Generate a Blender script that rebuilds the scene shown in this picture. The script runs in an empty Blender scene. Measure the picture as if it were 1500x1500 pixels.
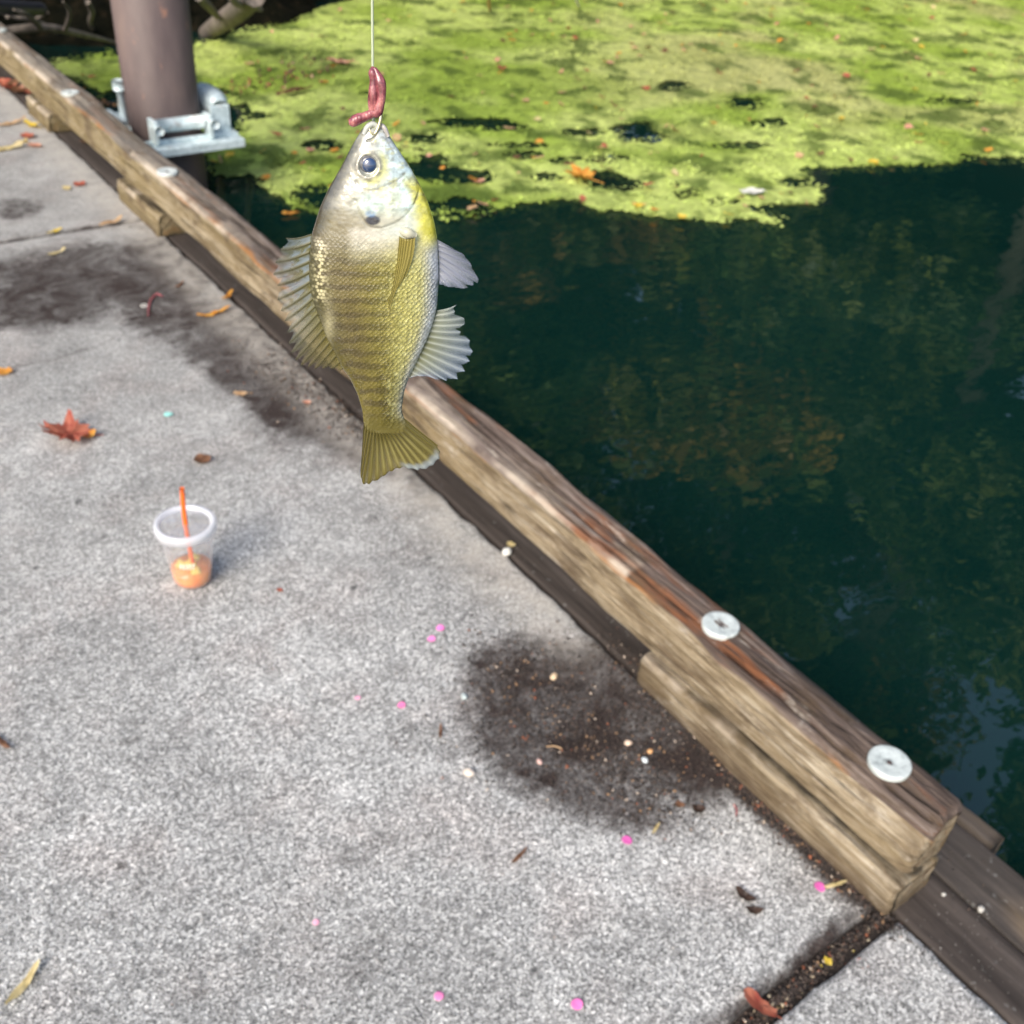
import bpy, math, random
import numpy as np
from mathutils import Vector, Matrix, noise as mnoise

# ------------------------------------------------------------------ scene, camera, light
scn = bpy.context.scene
COL = scn.collection
FOC, H = 1523.0, 1.35                       # focal length in photo pixels, eye height above the deck
_x = np.array([2432., 914., -FOC]); _y = np.array([-1430., 1267., -FOC])
_x /= np.linalg.norm(_x); _y -= _x * (_x @ _y); _y /= np.linalg.norm(_y)
RM = np.array([_x, _y, np.cross(_x, _y)])   # rows: dock X (towards water), dock Y (along the curb), up
CAM = np.array([0., 0., H])

def ray(px, py): return RM @ np.array([px - 750., 750. - py, -FOC])
def P(px, py, z=0.0):
    d = ray(px, py); return CAM + d * ((z - H) / d[2])
def proj(pts):
    c = (np.asarray(pts) - CAM) @ RM
    return 750 + FOC * c[:, 0] / -c[:, 2], 750 - FOC * c[:, 1] / -c[:, 2]

cam = bpy.data.cameras.new('camera'); camo = bpy.data.objects.new('camera', cam); COL.objects.link(camo)
M4 = Matrix([list(RM[0]) + [0], list(RM[1]) + [0], list(RM[2]) + [H], [0, 0, 0, 1]])
camo.matrix_world = M4
cam.sensor_width = 36; cam.lens = 36 * FOC / 1500; cam.clip_start = 0.02; cam.clip_end = 600
cam.dof.use_dof = True; cam.dof.focus_distance = 0.455; cam.dof.aperture_fstop = 18
scn.camera = camo

SUN_TO = Vector((-0.72, -0.34, 0.66)).normalized()     # direction towards the sun
world = bpy.data.worlds.new('World'); scn.world = world; world.use_nodes = True
wn = world.node_tree.nodes; bg = wn['Background']
sky = wn.new('ShaderNodeTexSky'); sky.sky_type = 'NISHITA'; sky.sun_disc = False
sky.sun_elevation = math.asin(SUN_TO.z); sky.sun_rotation = math.atan2(SUN_TO.x, SUN_TO.y)
sky.air_density = 1.2; sky.dust_density = 3.5; sky.ozone_density = 1.0
world.node_tree.links.new(sky.outputs[0], bg.inputs[0]); bg.inputs[1].default_value = 0.15
sl = bpy.data.lights.new('sun', 'SUN'); sl.energy = 2.05; sl.angle = math.radians(28); sl.color = (1.0, 0.95, 0.87)
so = bpy.data.objects.new('sun', sl); COL.objects.link(so)
so.rotation_euler = SUN_TO.to_track_quat('Z', 'Y').to_euler()
scn.view_settings.view_transform = 'Standard'; scn.view_settings.look = 'None'
scn.view_settings.exposure = 0.64; scn.view_settings.gamma = 1
scn.cycles.max_bounces = 8; scn.cycles.transparent_max_bounces = 12

rng = np.random.default_rng(7); random.seed(7)
WATER = -0.25

# ------------------------------------------------------------------ helpers
def hash2(ix, iy, s):
    h = (ix.astype(np.int64) * 374761393 + iy.astype(np.int64) * 668265263 + s * 1442695041) & 0xffffffff
    h = ((h ^ (h >> 13)) * 1274126177) & 0xffffffff
    return ((h ^ (h >> 16)) & 0xffffff) / float(0xffffff)
def vn(x, y, s=0):
    x = np.asarray(x, float); y = np.asarray(y, float)
    ix = np.floor(x); iy = np.floor(y); fx = x - ix; fy = y - iy
    fx = fx * fx * (3 - 2 * fx); fy = fy * fy * (3 - 2 * fy)
    a = hash2(ix, iy, s); b = hash2(ix + 1, iy, s); c = hash2(ix, iy + 1, s); d = hash2(ix + 1, iy + 1, s)
    return (a * (1 - fx) + b * fx) * (1 - fy) + (c * (1 - fx) + d * fx) * fy
def fbm(x, y, s=0, o=4):
    t = 0; a = .5; n = 0
    for i in range(o):
        t = t + a * vn(x * 2 ** i, y * 2 ** i, s + i * 17); n += a; a *= .5
    return t / n
def sm(a, b, x): 
    t = np.clip((x - a) / (b - a), 0, 1); return t * t * (3 - 2 * t)

def mesh(name, V, F, mats, parent=None, col=None, attrs=None, smooth=True, uv=None, mi=None, kind=None):
    me = bpy.data.meshes.new(name)
    V = np.asarray(V, np.float32)
    if isinstance(F, np.ndarray):
        k = F.shape[1]; n = len(F)
        me.vertices.add(len(V)); me.vertices.foreach_set('co', V.ravel())
        me.loops.add(n * k); me.loops.foreach_set('vertex_index', F.astype(np.int32).ravel())
        me.polygons.add(n); me.polygons.foreach_set('loop_start', np.arange(0, n * k, k, dtype=np.int32))
        me.update(calc_edges=True); me.validate()
    else:
        me.from_pydata([tuple(map(float, v)) for v in V], [], [tuple(f) for f in F]); me.update()
    if smooth: me.polygons.foreach_set('use_smooth', [True] * len(me.polygons))
    if col is not None:
        a = me.color_attributes.new('Col', 'FLOAT_COLOR', 'POINT')
        c = np.ones((len(V), 4), np.float32); c[:, :3] = col; a.data.foreach_set('color', c.ravel())
    for k_, v_ in (attrs or {}).items():
        a = me.attributes.new(k_, 'FLOAT', 'POINT'); a.data.foreach_set('value', np.asarray(v_, np.float32))
    if uv is not None:
        l = me.uv_layers.new(name='UVMap'); li = np.empty(len(me.loops), np.int32); me.loops.foreach_get('vertex_index', li)
        l.data.foreach_set('uv', np.asarray(uv, np.float32)[li].ravel())
    for m in (mats if isinstance(mats, (list, tuple)) else [mats]): me.materials.append(m)
    if mi is not None: me.polygons.foreach_set('material_index', np.asarray(mi, np.int32))
    o = bpy.data.objects.new(name, me); COL.objects.link(o)
    if parent: o.parent = parent
    if kind: o['kind'] = kind
    return o
def thing(name, label, cat, loc=(0, 0, 0), group=None):
    o = bpy.data.objects.new(name, None); o.empty_display_size = .05; COL.objects.link(o); o.location = loc
    return tag(o, label, cat, group)
def tag(o, label, cat, group=None):
    o['label'] = label; o['category'] = cat
    if group: o['group'] = group
    return o
def rel(o, loc):            # put the mesh origin at loc
    o.data.transform(Matrix.Translation(-Vector(loc))); o.location = loc; return o
def gridf(nu, nv, wrap=False):
    i = np.arange(nu - 1)[:, None]; j = np.arange(nv if wrap else nv - 1)[None]
    j2 = (j + 1) % nv
    return np.stack([i * nv + j, (i + 1) * nv + j, (i + 1) * nv + j2, i * nv + j2], -1).reshape(-1, 4)
def crom(pts, n):
    pts = np.asarray(pts, float); p = np.vstack([2 * pts[0] - pts[1], pts, 2 * pts[-1] - pts[-2]])
    t = np.linspace(0, len(pts) - 1 - 1e-6, n); i = t.astype(int); f = (t - i)[:, None]
    a, b, c, d = p[i], p[i + 1], p[i + 2], p[i + 3]
    return .5 * (2 * b + (c - a) * f + (2 * a - 5 * b + 4 * c - d) * f ** 2 + (3 * b - a - 3 * c + d) * f ** 3)
def tube_vf(pts, rad, n=40, seg=12, smooth=True):
    pts = np.asarray(pts, float)
    rad = np.full(len(pts), rad) if np.isscalar(rad) else np.asarray(rad, float)
    C = crom(pts, n) if smooth else pts
    r = crom(rad[:, None], n)[:, 0] if smooth else rad
    n = len(C); T = np.gradient(C, axis=0); T /= np.linalg.norm(T, axis=1)[:, None] + 1e-12
    up = np.array([0, 0, 1.]) if abs(T[0][2]) < .9 else np.array([1., 0, 0])
    V = []
    a = np.cross(T[0], up); a /= np.linalg.norm(a)
    ang = np.linspace(0, 2 * math.pi, seg, endpoint=False)
    for i in range(n):
        a = a - T[i] * (a @ T[i]); a /= np.linalg.norm(a); b = np.cross(T[i], a)
        V.append(C[i] + r[i] * (np.cos(ang)[:, None] * a + np.sin(ang)[:, None] * b))
    V = np.array(V).reshape(-1, 3); F = [tuple(q) for q in gridf(n, seg, True)]
    k = len(V); V = np.vstack([V, C[0], C[-1]])
    F += [(k, (j + 1) % seg, j) for j in range(seg)] + [(k + 1, (n - 1) * seg + j, (n - 1) * seg + (j + 1) % seg) for j in range(seg)]
    return V, F
def join(parts):
    V = []; F = []; k = 0
    for v, f in parts:
        V.append(np.asarray(v, float)); F += [tuple(int(q) + k for q in ff) for ff in f]; k += len(v)
    return np.vstack(V), F
def box_vf(x0, x1, y0, y1, z0, z1, b=0.0):
    if b <= 0:
        V = [(x, y, z) for x in (x0, x1) for y in (y0, y1) for z in (z0, z1)]
        return np.array(V), [(0, 1, 3, 2), (4, 6, 7, 5), (0, 4, 5, 1), (2, 3, 7, 6), (0, 2, 6, 4), (1, 5, 7, 3)]
    import bmesh
    bm = bmesh.new(); vs = [bm.verts.new((x, y, z)) for x in (x0, x1) for y in (y0, y1) for z in (z0, z1)]
    for f in [(0, 1, 3, 2), (4, 6, 7, 5), (0, 4, 5, 1), (2, 3, 7, 6), (0, 2, 6, 4), (1, 5, 7, 3)]: bm.faces.new([vs[i] for i in f])
    bmesh.ops.bevel(bm, geom=bm.edges[:], offset=b, segments=2, affect='EDGES', profile=.6)
    bm.verts.ensure_lookup_table(); bm.normal_update()
    V = np.array([v.co[:] for v in bm.verts]); F = [tuple(v.index for v in f.verts) for f in bm.faces]; bm.free(); return V, F
def lathe_vf(prof, seg=48, cx=0, cy=0):
    prof = np.asarray(prof, float); a = np.linspace(0, 2 * math.pi, seg, endpoint=False)
    V = np.stack([cx + prof[:, 0:1] * np.cos(a), cy + prof[:, 0:1] * np.sin(a), np.repeat(prof[:, 1:2], seg, 1)], -1).reshape(-1, 3)
    F = [tuple(q) for q in gridf(len(prof), seg, True)[:, ::-1]]
    return V, F

class NT:
    def __init__(s, name):
        s.m = bpy.data.materials.new(name); s.m.use_nodes = True; s.t = s.m.node_tree
        s.b = s.t.nodes['Principled BSDF']; s.out = s.t.nodes['Material Output']; s._c = None
    def n(s, typ, **kw):
        nd = s.t.nodes.new('ShaderNode' + typ)
        for k, v in kw.items():
            if k.startswith('i_'):
                key = k[2:].replace('_', ' '); s.put(nd.inputs[int(key) if key.isdigit() else key], v)
            else: setattr(nd, k, v)
        return nd
    def put(s, inp, v):
        if isinstance(v, bpy.types.NodeSocket): s.t.links.new(v, inp)
        elif isinstance(v, bpy.types.Node): s.t.links.new(v.outputs[0], inp)
        elif isinstance(v, tuple) and len(v) == 3 and inp.type == 'RGBA': inp.default_value = (*v, 1)
        else: inp.default_value = v
    def co(s):
        if s._c is None: s._c = s.n('TexCoord')
        return s._c.outputs['Object']
    def map(s, scale, rot=(0, 0, 0), src=None): return s.n('Mapping', i_Vector=src or s.co(), i_Scale=scale, i_Rotation=rot).outputs[0]
    def noise(s, scale, detail=4, rough=.55, vec=None, dist=0): return s.n('TexNoise', i_Vector=vec or s.co(), i_Scale=scale, i_Detail=detail, i_Roughness=rough, i_Distortion=dist).outputs[0]
    def vor(s, scale, vec=None, feature='F1', rand=1.0): return s.n('TexVoronoi', feature=feature, i_Vector=vec or s.co(), i_Scale=scale, i_Randomness=rand)
    def math(s, op, a, b=0.0, clamp=False):
        nd = s.n('Math', operation=op, use_clamp=clamp); s.put(nd.inputs[0], a); s.put(nd.inputs[1], b); return nd.outputs[0]
    def rng(s, v, a, b, c=0., d=1.):
        nd = s.n('MapRange', i_Value=v); nd.inputs[1].default_value = a; nd.inputs[2].default_value = b; nd.inputs[3].default_value = c; nd.inputs[4].default_value = d; return nd.outputs[0]
    def mix(s, f, a, b, mode='MIX'):
        nd = s.n('Mix', data_type='RGBA', blend_type=mode); s.put(nd.inputs[0], f); s.put(nd.inputs[6], a); s.put(nd.inputs[7], b); return nd.outputs[2]
    def ramp(s, v, stops):
        nd = s.n('ValToRGB'); s.put(nd.inputs[0], v); e = nd.color_ramp.elements
        for i, (p, c) in enumerate(stops):
            q = e[i] if i < 2 else e.new(p)
            q.position = p; q.color = (*c, 1)
        return nd.outputs[0]
    def attr(s, name): return s.n('Attribute', attribute_name=name)
    def bump(s, h, strength=.5, dist=.01, prev=None):
        nd = s.n('Bump', i_Height=h); nd.inputs['Strength'].default_value = strength; nd.inputs['Distance'].default_value = dist
        if prev: s.put(nd.inputs['Normal'], prev)
        return nd.outputs[0]
    def fin(s, **kw):
        for k, v in kw.items(): s.put(s.b.inputs[k.replace('_', ' ')], v)
        return s.m
def plain(name, c, rough=.6, var=.25, scale=60, **kw):
    t = NT(name); c2 = tuple(x * (1 - var) for x in c); c1 = tuple(min(1, x * (1 + var)) for x in c)
    colr = t.ramp(t.noise(scale, 4), [(.3, c2), (.7, c1)])
    return t.fin(Base_Color=colr, Roughness=rough, **kw)

# ------------------------------------------------------------------ materials
def m_concrete():
    t = NT('exposed aggregate concrete')
    v = t.vor(310); v2 = t.vor(640)
    sp = t.n('SeparateColor', i_0=v.outputs['Color']); sp2 = t.n('SeparateColor', i_0=v2.outputs['Color'])
    k = t.math('ADD', t.math('MULTIPLY', sp.outputs[0], .62), t.math('MULTIPLY', sp2.outputs[1], .38))
    agg = t.ramp(k, [(.10, (.060, .061, .061)), (.36, (.245, .245, .240)), (.64, (.39, .389, .38)), (.88, (.82, .815, .79))])
    smooth = t.ramp(t.noise(90, 5), [(.3, (.22, .215, .20)), (.7, (.34, .33, .315))])
    yy = t.n('SeparateXYZ', i_0=t.co()).outputs[1]
    c = t.mix(t.rng(t.math('ADD', yy, t.math('MULTIPLY', t.noise(1.6, 4), 1.6)), 1.9, 4.1, 0.05, .75), agg, smooth)
    big = t.rng(t.noise(2.6, 7, .62), .3, .7, .78, 1.22)
    c = t.mix(1, c, t.n('CombineColor', i_0=big, i_1=big, i_2=big), 'MULTIPLY'); mid = t.rng(t.noise(13, 6, .7, dist=.6), .34, .66, .84, 1.18)
    c = t.mix(1, c, t.n('CombineColor', i_0=mid, i_1=mid, i_2=mid), 'MULTIPLY'); wear_ = t.rng(t.noise(4.2, 7, .7, dist=.4), .56, .70, 0, .32); c = t.mix(wear_, c, (.15, .14, .13))
    tint = t.mix(t.rng(t.noise(5.5, 4), .5, .75, 0, .5), (1, 1, 1), (1.0, .88, .85))
    c = t.mix(1, c, tint, 'MULTIPLY')
    pits = t.math('MAXIMUM', t.rng(t.noise(28, 2, .5), .68, .76, 0, .75), t.rng(t.noise(75, 3, .6), .66, .73, 0, .55))
    c = t.mix(pits, c, (.055, .055, .055))
    d = t.attr('dirt').outputs['Fac']
    dn = t.math('ADD', d, t.math('ADD', t.math('MULTIPLY', t.math('SUBTRACT', t.noise(34, 8, .72), .5), 1.7), t.math('MULTIPLY', t.math('SUBTRACT', t.noise(9, 5, .6), .5), 1.3)))
    d3 = t.math('MULTIPLY', t.rng(dn, .15, .95), t.rng(d, .03, .2))
    soil = t.ramp(t.noise(160, 4), [(.3, (.011, .008, .0075)), (.62, (.046, .033, .029)), (.8, (.10, .074, .06))])
    c = t.mix(t.math('MULTIPLY', d3, t.rng(t.noise(8, 8, .74, dist=.8), .34, .58, .62, 1.0)), c, soil)
    w = t.attr('pale').outputs['Fac']
    c = t.mix(t.math('MULTIPLY', w, t.rng(t.noise(25, 4), .3, .6, .2, .8)), c, (.46, .43, .385))
    h = t.math('ADD', v.outputs['Distance'], t.math('MULTIPLY', t.noise(45, 5), 1.2))
    return t.fin(Base_Color=c, Roughness=.88, Normal=t.bump(h, .45, .004), Specular_IOR_Level=.3)
def m_timber():
    t = NT('weathered timber')
    g = t.map((26, 1.7, 26)); warp = t.noise(1.0, 6, .62, g, 1.2); fine = t.noise(1.0, 5, .7, t.map((210, 7, 210)))
    top = t.ramp(t.math('ADD', t.math('MULTIPLY', warp, .62), t.math('MULTIPLY', fine, .38)), [(.30, (.022, .016, .014)), (.43, (.075, .055, .046)), (.54, (.155, .118, .100)), (.68, (.34, .285, .25))])
    rust = t.rng(t.noise(1, 4, .6, t.map((22, 2.4, 22))), .54, .64, 0, .8)
    top = t.mix(rust, top, (.23, .085, .032))
    side = t.ramp(t.math('ADD', t.math('MULTIPLY', t.noise(1.0, 7, .72, t.map((60, 3.2, 60)), 1.0), .55), t.math('MULTIPLY', t.noise(1, 6, .75, t.map((230, 18, 230))), .45)), [(.34, (.075, .052, .027)), (.44, (.23, .175, .105)), (.52, (.34, .275, .185)), (.65, (.56, .50, .40))])
    grime = t.noise(1, 6, .68, t.map((12, 5, 12)), .5); side = t.mix(t.rng(grime, .48, .62, 0, .75), side, (.135, .098, .058))
    side = t.mix(t.rng(t.noise(1, 3, .5, t.map((9, 1.2, 9))), .50, .70, 0, .65), side, (.20, .145, .062))
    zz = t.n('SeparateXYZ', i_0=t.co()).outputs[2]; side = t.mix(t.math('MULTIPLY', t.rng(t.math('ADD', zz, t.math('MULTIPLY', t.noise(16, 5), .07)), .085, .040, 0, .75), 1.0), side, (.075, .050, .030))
    k = t.attr('top').outputs['Fac']
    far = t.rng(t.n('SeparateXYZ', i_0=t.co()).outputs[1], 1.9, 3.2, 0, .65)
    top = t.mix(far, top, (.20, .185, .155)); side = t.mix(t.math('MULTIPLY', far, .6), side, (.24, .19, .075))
    c = t.mix(t.rng(t.math('ADD', k, t.math('MULTIPLY', t.math('SUBTRACT', warp, .5), .9)), .38, .62), side, top)
    c = t.mix(t.rng(t.noise(14, 6, .7), .62, .74, 0, .5), c, (.46, .42, .37))
    c = t.mix(t.attr('crack').outputs['Fac'], c, (.018, .014, .012))
    fl_ = t.math('MULTIPLY', t.rng(t.noise(1, 4, .6, t.map((120, 3.2, 120)), .8), .40, .34, 0, .8), t.rng(t.noise(9, 3), .40, .55)); c = t.mix(fl_, c, (.045, .032, .022))
    pale_ = t.rng(t.noise(1, 6, .7, t.map((35, 9, 35))), .60, .68, 0, .6); c = t.mix(pale_, c, (.50, .45, .385))
    blot = t.rng(t.noise(1, 6, .7, t.map((20, 7, 20))), .52, .62, 0, .7); c = t.mix(blot, c, (.10, .068, .042))
    orange = t.math('MULTIPLY', t.rng(t.noise(1, 4, .6, t.map((40, 3.5, 40))), .52, .60, 0, .7), t.rng(t.math('ABSOLUTE', t.math('SUBTRACT', k, .5)), .48, .2, 0, 1))
    c = t.mix(orange, c, (.36, .16, .05))
    seam = t.rng(t.math('ABSOLUTE', t.math('SUBTRACT', t.math('ADD', zz, t.math('MULTIPLY', t.noise(30, 3), .006)), .079)), .007, .002, 0, .9); c = t.mix(seam, c, (.02, .016, .011))
    edge = t.attr('edge').outputs['Fac']
    c = t.mix(t.math('MULTIPLY', edge, t.rng(t.noise(7, 4), .38, .6)), c, (.58, .50, .40))
    h = t.math('ADD', t.math('MULTIPLY', fine, .5), warp)
    return t.fin(Base_Color=c, Roughness=.8, Normal=t.bump(t.math('SUBTRACT', h, t.math('MULTIPLY', fl_, .5)), 1.0, .012), Specular_IOR_Level=.25)
def m_plank(name, a, b, c_):
    t = NT(name); g = t.noise(1, 6, .65, t.map((50, 3, 50)), .6)
    c = t.ramp(g, [(.3, a), (.55, b), (.8, c_)])
    c = t.mix(t.rng(t.noise(60, 4), .66, .72, 0, .6), c, (.2, .2, .19))
    c = t.mix(t.math('MULTIPLY', t.attr('tan').outputs['Fac'], t.rng(t.noise(1, 5, .6, t.map((40, 6, 40))), .35, .6)), c, (.26, .185, .11))
    h = t.math('ADD', t.noise(1, 5, .7, t.map((220, 8, 220))), t.noise(35, 5))
    return t.fin(Base_Color=c, Roughness=.75, Normal=t.bump(h, .5, .003), Specular_IOR_Level=.35)
def m_water():
    t = NT('pond water'); t.m.cycles.displacement_method = 'BUMP'
    r1 = t.noise(1, 3, .5, t.map((2.2, 3.4, 1))); r2 = t.noise(1, 2, .5, t.map((9, 14, 1)))
    ang = t.n('Mapping', i_Vector=t.co(), i_Scale=(3.2, 16, 1), i_Rotation=(0, 0, -.62)).outputs[0]
    r3 = t.math('MULTIPLY', t.noise(1, 2, .5, ang), t.rng(t.n('VectorMath', operation='DISTANCE', i_0=t.co(), i_1=(5.6, 2.3, -.25)).outputs[1], .3, 2.0, 1.1, .0))
    h = t.math('ADD', t.math('ADD', t.math('MULTIPLY', r1, 1.0), t.math('MULTIPLY', r2, .16)), t.math('MULTIPLY', r3, .12))
    c = t.ramp(t.noise(.7, 3), [(.3, (.0018, .0140, .0118)), (.7, (.0032, .0185, .0152))])
    return t.fin(Base_Color=c, Roughness=.015, IOR=1.62, Normal=t.bump(h, .17, .03))
def m_vcol(name, rough=.6, bumpscale=0, bumpd=.002, transl=0, alpha=1.0, **kw):
    t = NT(name); c = t.attr('Col').outputs['Color']
    if bumpscale:
        c = t.mix(1, c, t.ramp(t.noise(bumpscale * .6, 4), [(.3, (.72, .72, .72)), (.7, (1.2, 1.2, 1.2))]), 'MULTIPLY')
        kw['Normal'] = t.bump(t.noise(bumpscale, 5), .5, bumpd)
    t.fin(Base_Color=c, Roughness=rough, **kw)
    if transl:
        tr = t.n('BsdfTranslucent', i_Color=c); mx = t.n('MixShader', i_0=transl, i_1=t.b, i_2=tr); last = mx
        if alpha < 1: last = t.n('MixShader', i_0=1 - alpha, i_1=mx, i_2=t.n('BsdfTransparent'))
        t.t.links.new(last.outputs[0], t.out.inputs[0])
    return t.m
def m_leafc(name, c1, c2, transl=.3, sc=14):
    t = NT(name); c = t.ramp(t.noise(sc, 4), [(.35, c1), (.65, c2)])
    t.fin(Base_Color=c, Roughness=.55, Normal=t.bump(t.noise(90, 3), .4, .002))
    tr = t.n('BsdfTranslucent', i_Color=c); mx = t.n('MixShader', i_0=transl, i_1=t.b, i_2=tr)
    t.t.links.new(mx.outputs[0], t.out.inputs[0]); return t.m
def m_steel_pipe():
    t = NT('rusty brown steel'); n1 = t.noise(1, 5, .6, t.map((7, 7, 2)))
    c = t.ramp(n1, [(.3, (.085, .062, .062)), (.55, (.135, .100, .094)), (.75, (.20, .145, .122))])
    z = t.n('SeparateXYZ', i_0=t.co()).outputs[2]
    c = t.mix(t.rng(z, .15, .5, .8, 0), c, (.050, .036, .034))
    c = t.mix(t.rng(t.noise(1, 4, .6, t.map((26, 26, 12))), .64, .71, 0, .6), c, (.34, .17, .11))
    return t.fin(Base_Color=c, Roughness=.55, Normal=t.bump(t.noise(40, 5), .3, .004), Specular_IOR_Level=.4)
def m_galv():
    t = NT('galvanised steel'); c = t.ramp(t.vor(45).outputs['Color'], [(.2, (.48, .58, .60)), (.8, (.68, .78, .80))])
    c = t.mix(t.rng(t.noise(14, 5), .62, .74, 0, .5), c, (.35, .24, .18))
    return t.fin(Base_Color=c, Roughness=.45, Metallic=.12, Normal=t.bump(t.noise(60, 4), .2, .002))
def m_washer():
    t = NT('zinc washer'); v = t.n('VectorMath', operation='LENGTH', i_0=t.co()).outputs[1]
    c = t.ramp(t.noise(90, 5, .6), [(.32, (.36, .40, .39)), (.48, (.58, .63, .61)), (.7, (.72, .77, .74))])
    c = t.mix(t.rng(t.math('ADD', v, t.math('MULTIPLY', t.noise(180, 4, .7), .016)), .0125, .0175, .75, 0), c, (.16, .18, .18))
    return t.fin(Base_Color=c, Roughness=.5, Metallic=.25, Normal=t.bump(t.noise(120, 4), .25, .001))

CONC = m_concrete(); TIMB = m_timber(); WAT = m_water()
PL1 = m_plank('dark grey plank', (.026, .020, .017), (.055, .044, .038), (.105, .088, .078))
PL2 = m_plank('brown grey plank', (.030, .025, .021), (.062, .052, .046), (.12, .10, .085))
STEEL = m_steel_pipe(); GALV = m_galv(); WASH = m_washer()
SOIL = plain('dark soil', (.036, .028, .025), .95, .6, 220)
CRUMB = m_vcol('debris crumbs', .8)

# ------------------------------------------------------------------ water, bank, ground
def sheet(name, x0, x1, y0, y1, z, m):
    o = mesh(name, [(x0, y0, z), (x1, y0, z), (x1, y1, z), (x0, y1, z)], [(0, 1, 2, 3)], m, kind='structure', smooth=False); return o
sheet('water', -60, 90, -60, 90, WATER, WAT)

def bank_y(x):            # shoreline: where the bank rises out of the water
    xs = [-60, -3, 0.2, 1.2, 2.1, 3.0, 3.9, 5.0, 7.0, 9.5, 11.5, 12.8, 13.6, 14.6, 16, 60]
    ys = [9.5, 8.3, 7.15, 6.75, 6.6, 6.65, 7.05, 8.1, 9.2, 9.4, 8.6, 6.5, 3.0, -3.0, -12, -60]
    return np.interp(x, xs, ys)
def m_bank():
    t = NT('earth bank with shade in colour'); c = t.ramp(t.noise(9, 7, .7), [(.35, (.003, .004, .002)), (.55, (.010, .010, .005)), (.72, (.05, .034, .018))])  # very dark albedo carries the shade of overhanging bushes
    return t.fin(Base_Color=c, Roughness=1.0, Specular_IOR_Level=.08, Normal=t.bump(t.noise(14, 7, .7), 1.0, .12))
gx = np.concatenate([np.linspace(-60, -3, 16), np.linspace(-2.6, 12, 260), np.linspace(12.5, 60, 40)])
gt = np.concatenate([np.linspace(-.5, 2.5, 80), np.linspace(2.8, 120, 30)])
GX, GT = np.meshgrid(gx, gt, indexing='ij'); GY = bank_y(GX) + GT
GZ = WATER - .12 + .42 * np.clip(GT + .3, 0, 3) + (fbm(GX * 2.6, GY * 2.6, 5) - .5) * .55 * sm(-.4, .3, GT) + 3.5 * sm(1, 18, GT)
mesh('bank', np.stack([GX, GY, GZ], -1).reshape(-1, 3), gridf(len(gx), len(gt)), m_bank(), kind='structure')

# ------------------------------------------------------------------ duckweed mat
poly = np.array([(60, 96), (108, 116), (150, 141), (176, 131), (215, 140), (296, 150), (292, 205), (300, 240), (322, 262), (362, 270), (402, 292), (428, 308), (470, 318),
                 (560, 322), (650, 332), (700, 330), (735, 316), (762, 300), (800, 296), (838, 297), (868, 309), (930, 316), (1000, 325), (1080, 331), (1142, 334), (1152, 322), (1105, 309),
                 (1150, 303), (1198, 301), (1204, 280), (1186, 260), (1166, 250), (1260, 246), (1345, 243), (1405, 241), (1412, 231), (1500, 233), (1620, 226),
                 (1900, 215), (1900, -330), (560, -160), (470, 8), (400, 40), (300, 62), (235, 84), (170, 82), (120, 90)], float)
def sdist(px, py):
    inside = np.zeros(px.shape, bool); best = np.full(px.shape, 1e9)
    for i in range(len(poly)):
        ax, ay = poly[i]; bx, by = poly[(i + 1) % len(poly)]
        c = ((ay > py) != (by > py)) & (px < (bx - ax) * (py - ay) / (by - ay + 1e-9) + ax); inside ^= c
        t = np.clip(((px - ax) * (bx - ax) + (py - ay) * (by - ay)) / ((bx - ax) ** 2 + (by - ay) ** 2), 0, 1)
        best = np.minimum(best, np.hypot(px - ax - t * (bx - ax), (py - ay - t * (by - ay)) * 1.6))
    return np.where(inside, best, -best)
holes = [(360, 268, 26, 7), (560, 306, 60, 9), (470, 296, 30, 6), (680, 300, 26, 7), (600, 250, 50, 5), (760, 215, 44, 4), (310, 205, 20, 8), (690, 182, 52, 7), (740, 188, 30, 5), (928, 192, 34, 9), (940, 204, 30, 6), (1092, 153, 26, 8), (1130, 182, 30, 6), (655, 260, 34, 12), (700, 262, 20, 8), (880, 262, 34, 9), (905, 272, 30, 7),
         (850, 196, 26, 5), (1080, 215, 40, 3), (365, 172, 40, 5), (345, 160, 22, 6), (470, 215, 30, 8), (620, 205, 24, 6), (1160, 270, 30, 5), (800, 262, 20, 6), (1395, 150, 40, 4), (985, 128, 24, 7), (200, 142, 22, 7),
         (330, 180, 20, 6), (640, 235, 16, 6), (770, 230, 30, 5)]
def density(X, Y):
    pts = np.stack([X.ravel(), Y.ravel(), np.full(X.size, WATER)], -1)
    px, py = proj(pts); sd = sdist(px, py)
    n = fbm(X.ravel() * 3.1, Y.ravel() * 3.1, 11, 5); n2 = fbm(X.ravel() * 14, Y.ravel() * 14, 31, 3); n3 = fbm(X.ravel() * .9 + 5, Y.ravel() * .9, 51, 3)
    d = np.clip(sd / 9., -3, 1.1) + (n - .5) * .8 + (n2 - .5) * 1.5 + .15
    for hx, hy, rx, ry in holes:
        q = ((px - hx) / rx) ** 2 + ((py - hy) / ry) ** 2
        d -= 2.6 * np.exp(-q * .9)
    d -= 1.5 * sm(.54, .68, n) * sm(.35, .55, fbm(px / 120, py / 40, 77, 2)) * sm(60, 170, py) * sm(1250, 1000, px)
    return d.reshape(X.shape), px.reshape(X.shape), py.reshape(X.shape)
cs = .024
xs = np.arange(1.3, 15.5, cs); ys = np.arange(2.2, 11, cs)
X, Y = np.meshgrid(xs, ys, indexing='ij')
D, PX_, PY_ = density(X, Y)
keep = (D > 0) & (Y < bank_y(X) + .15) & (PX_ < 1800) & (PX_ > 40)
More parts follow.
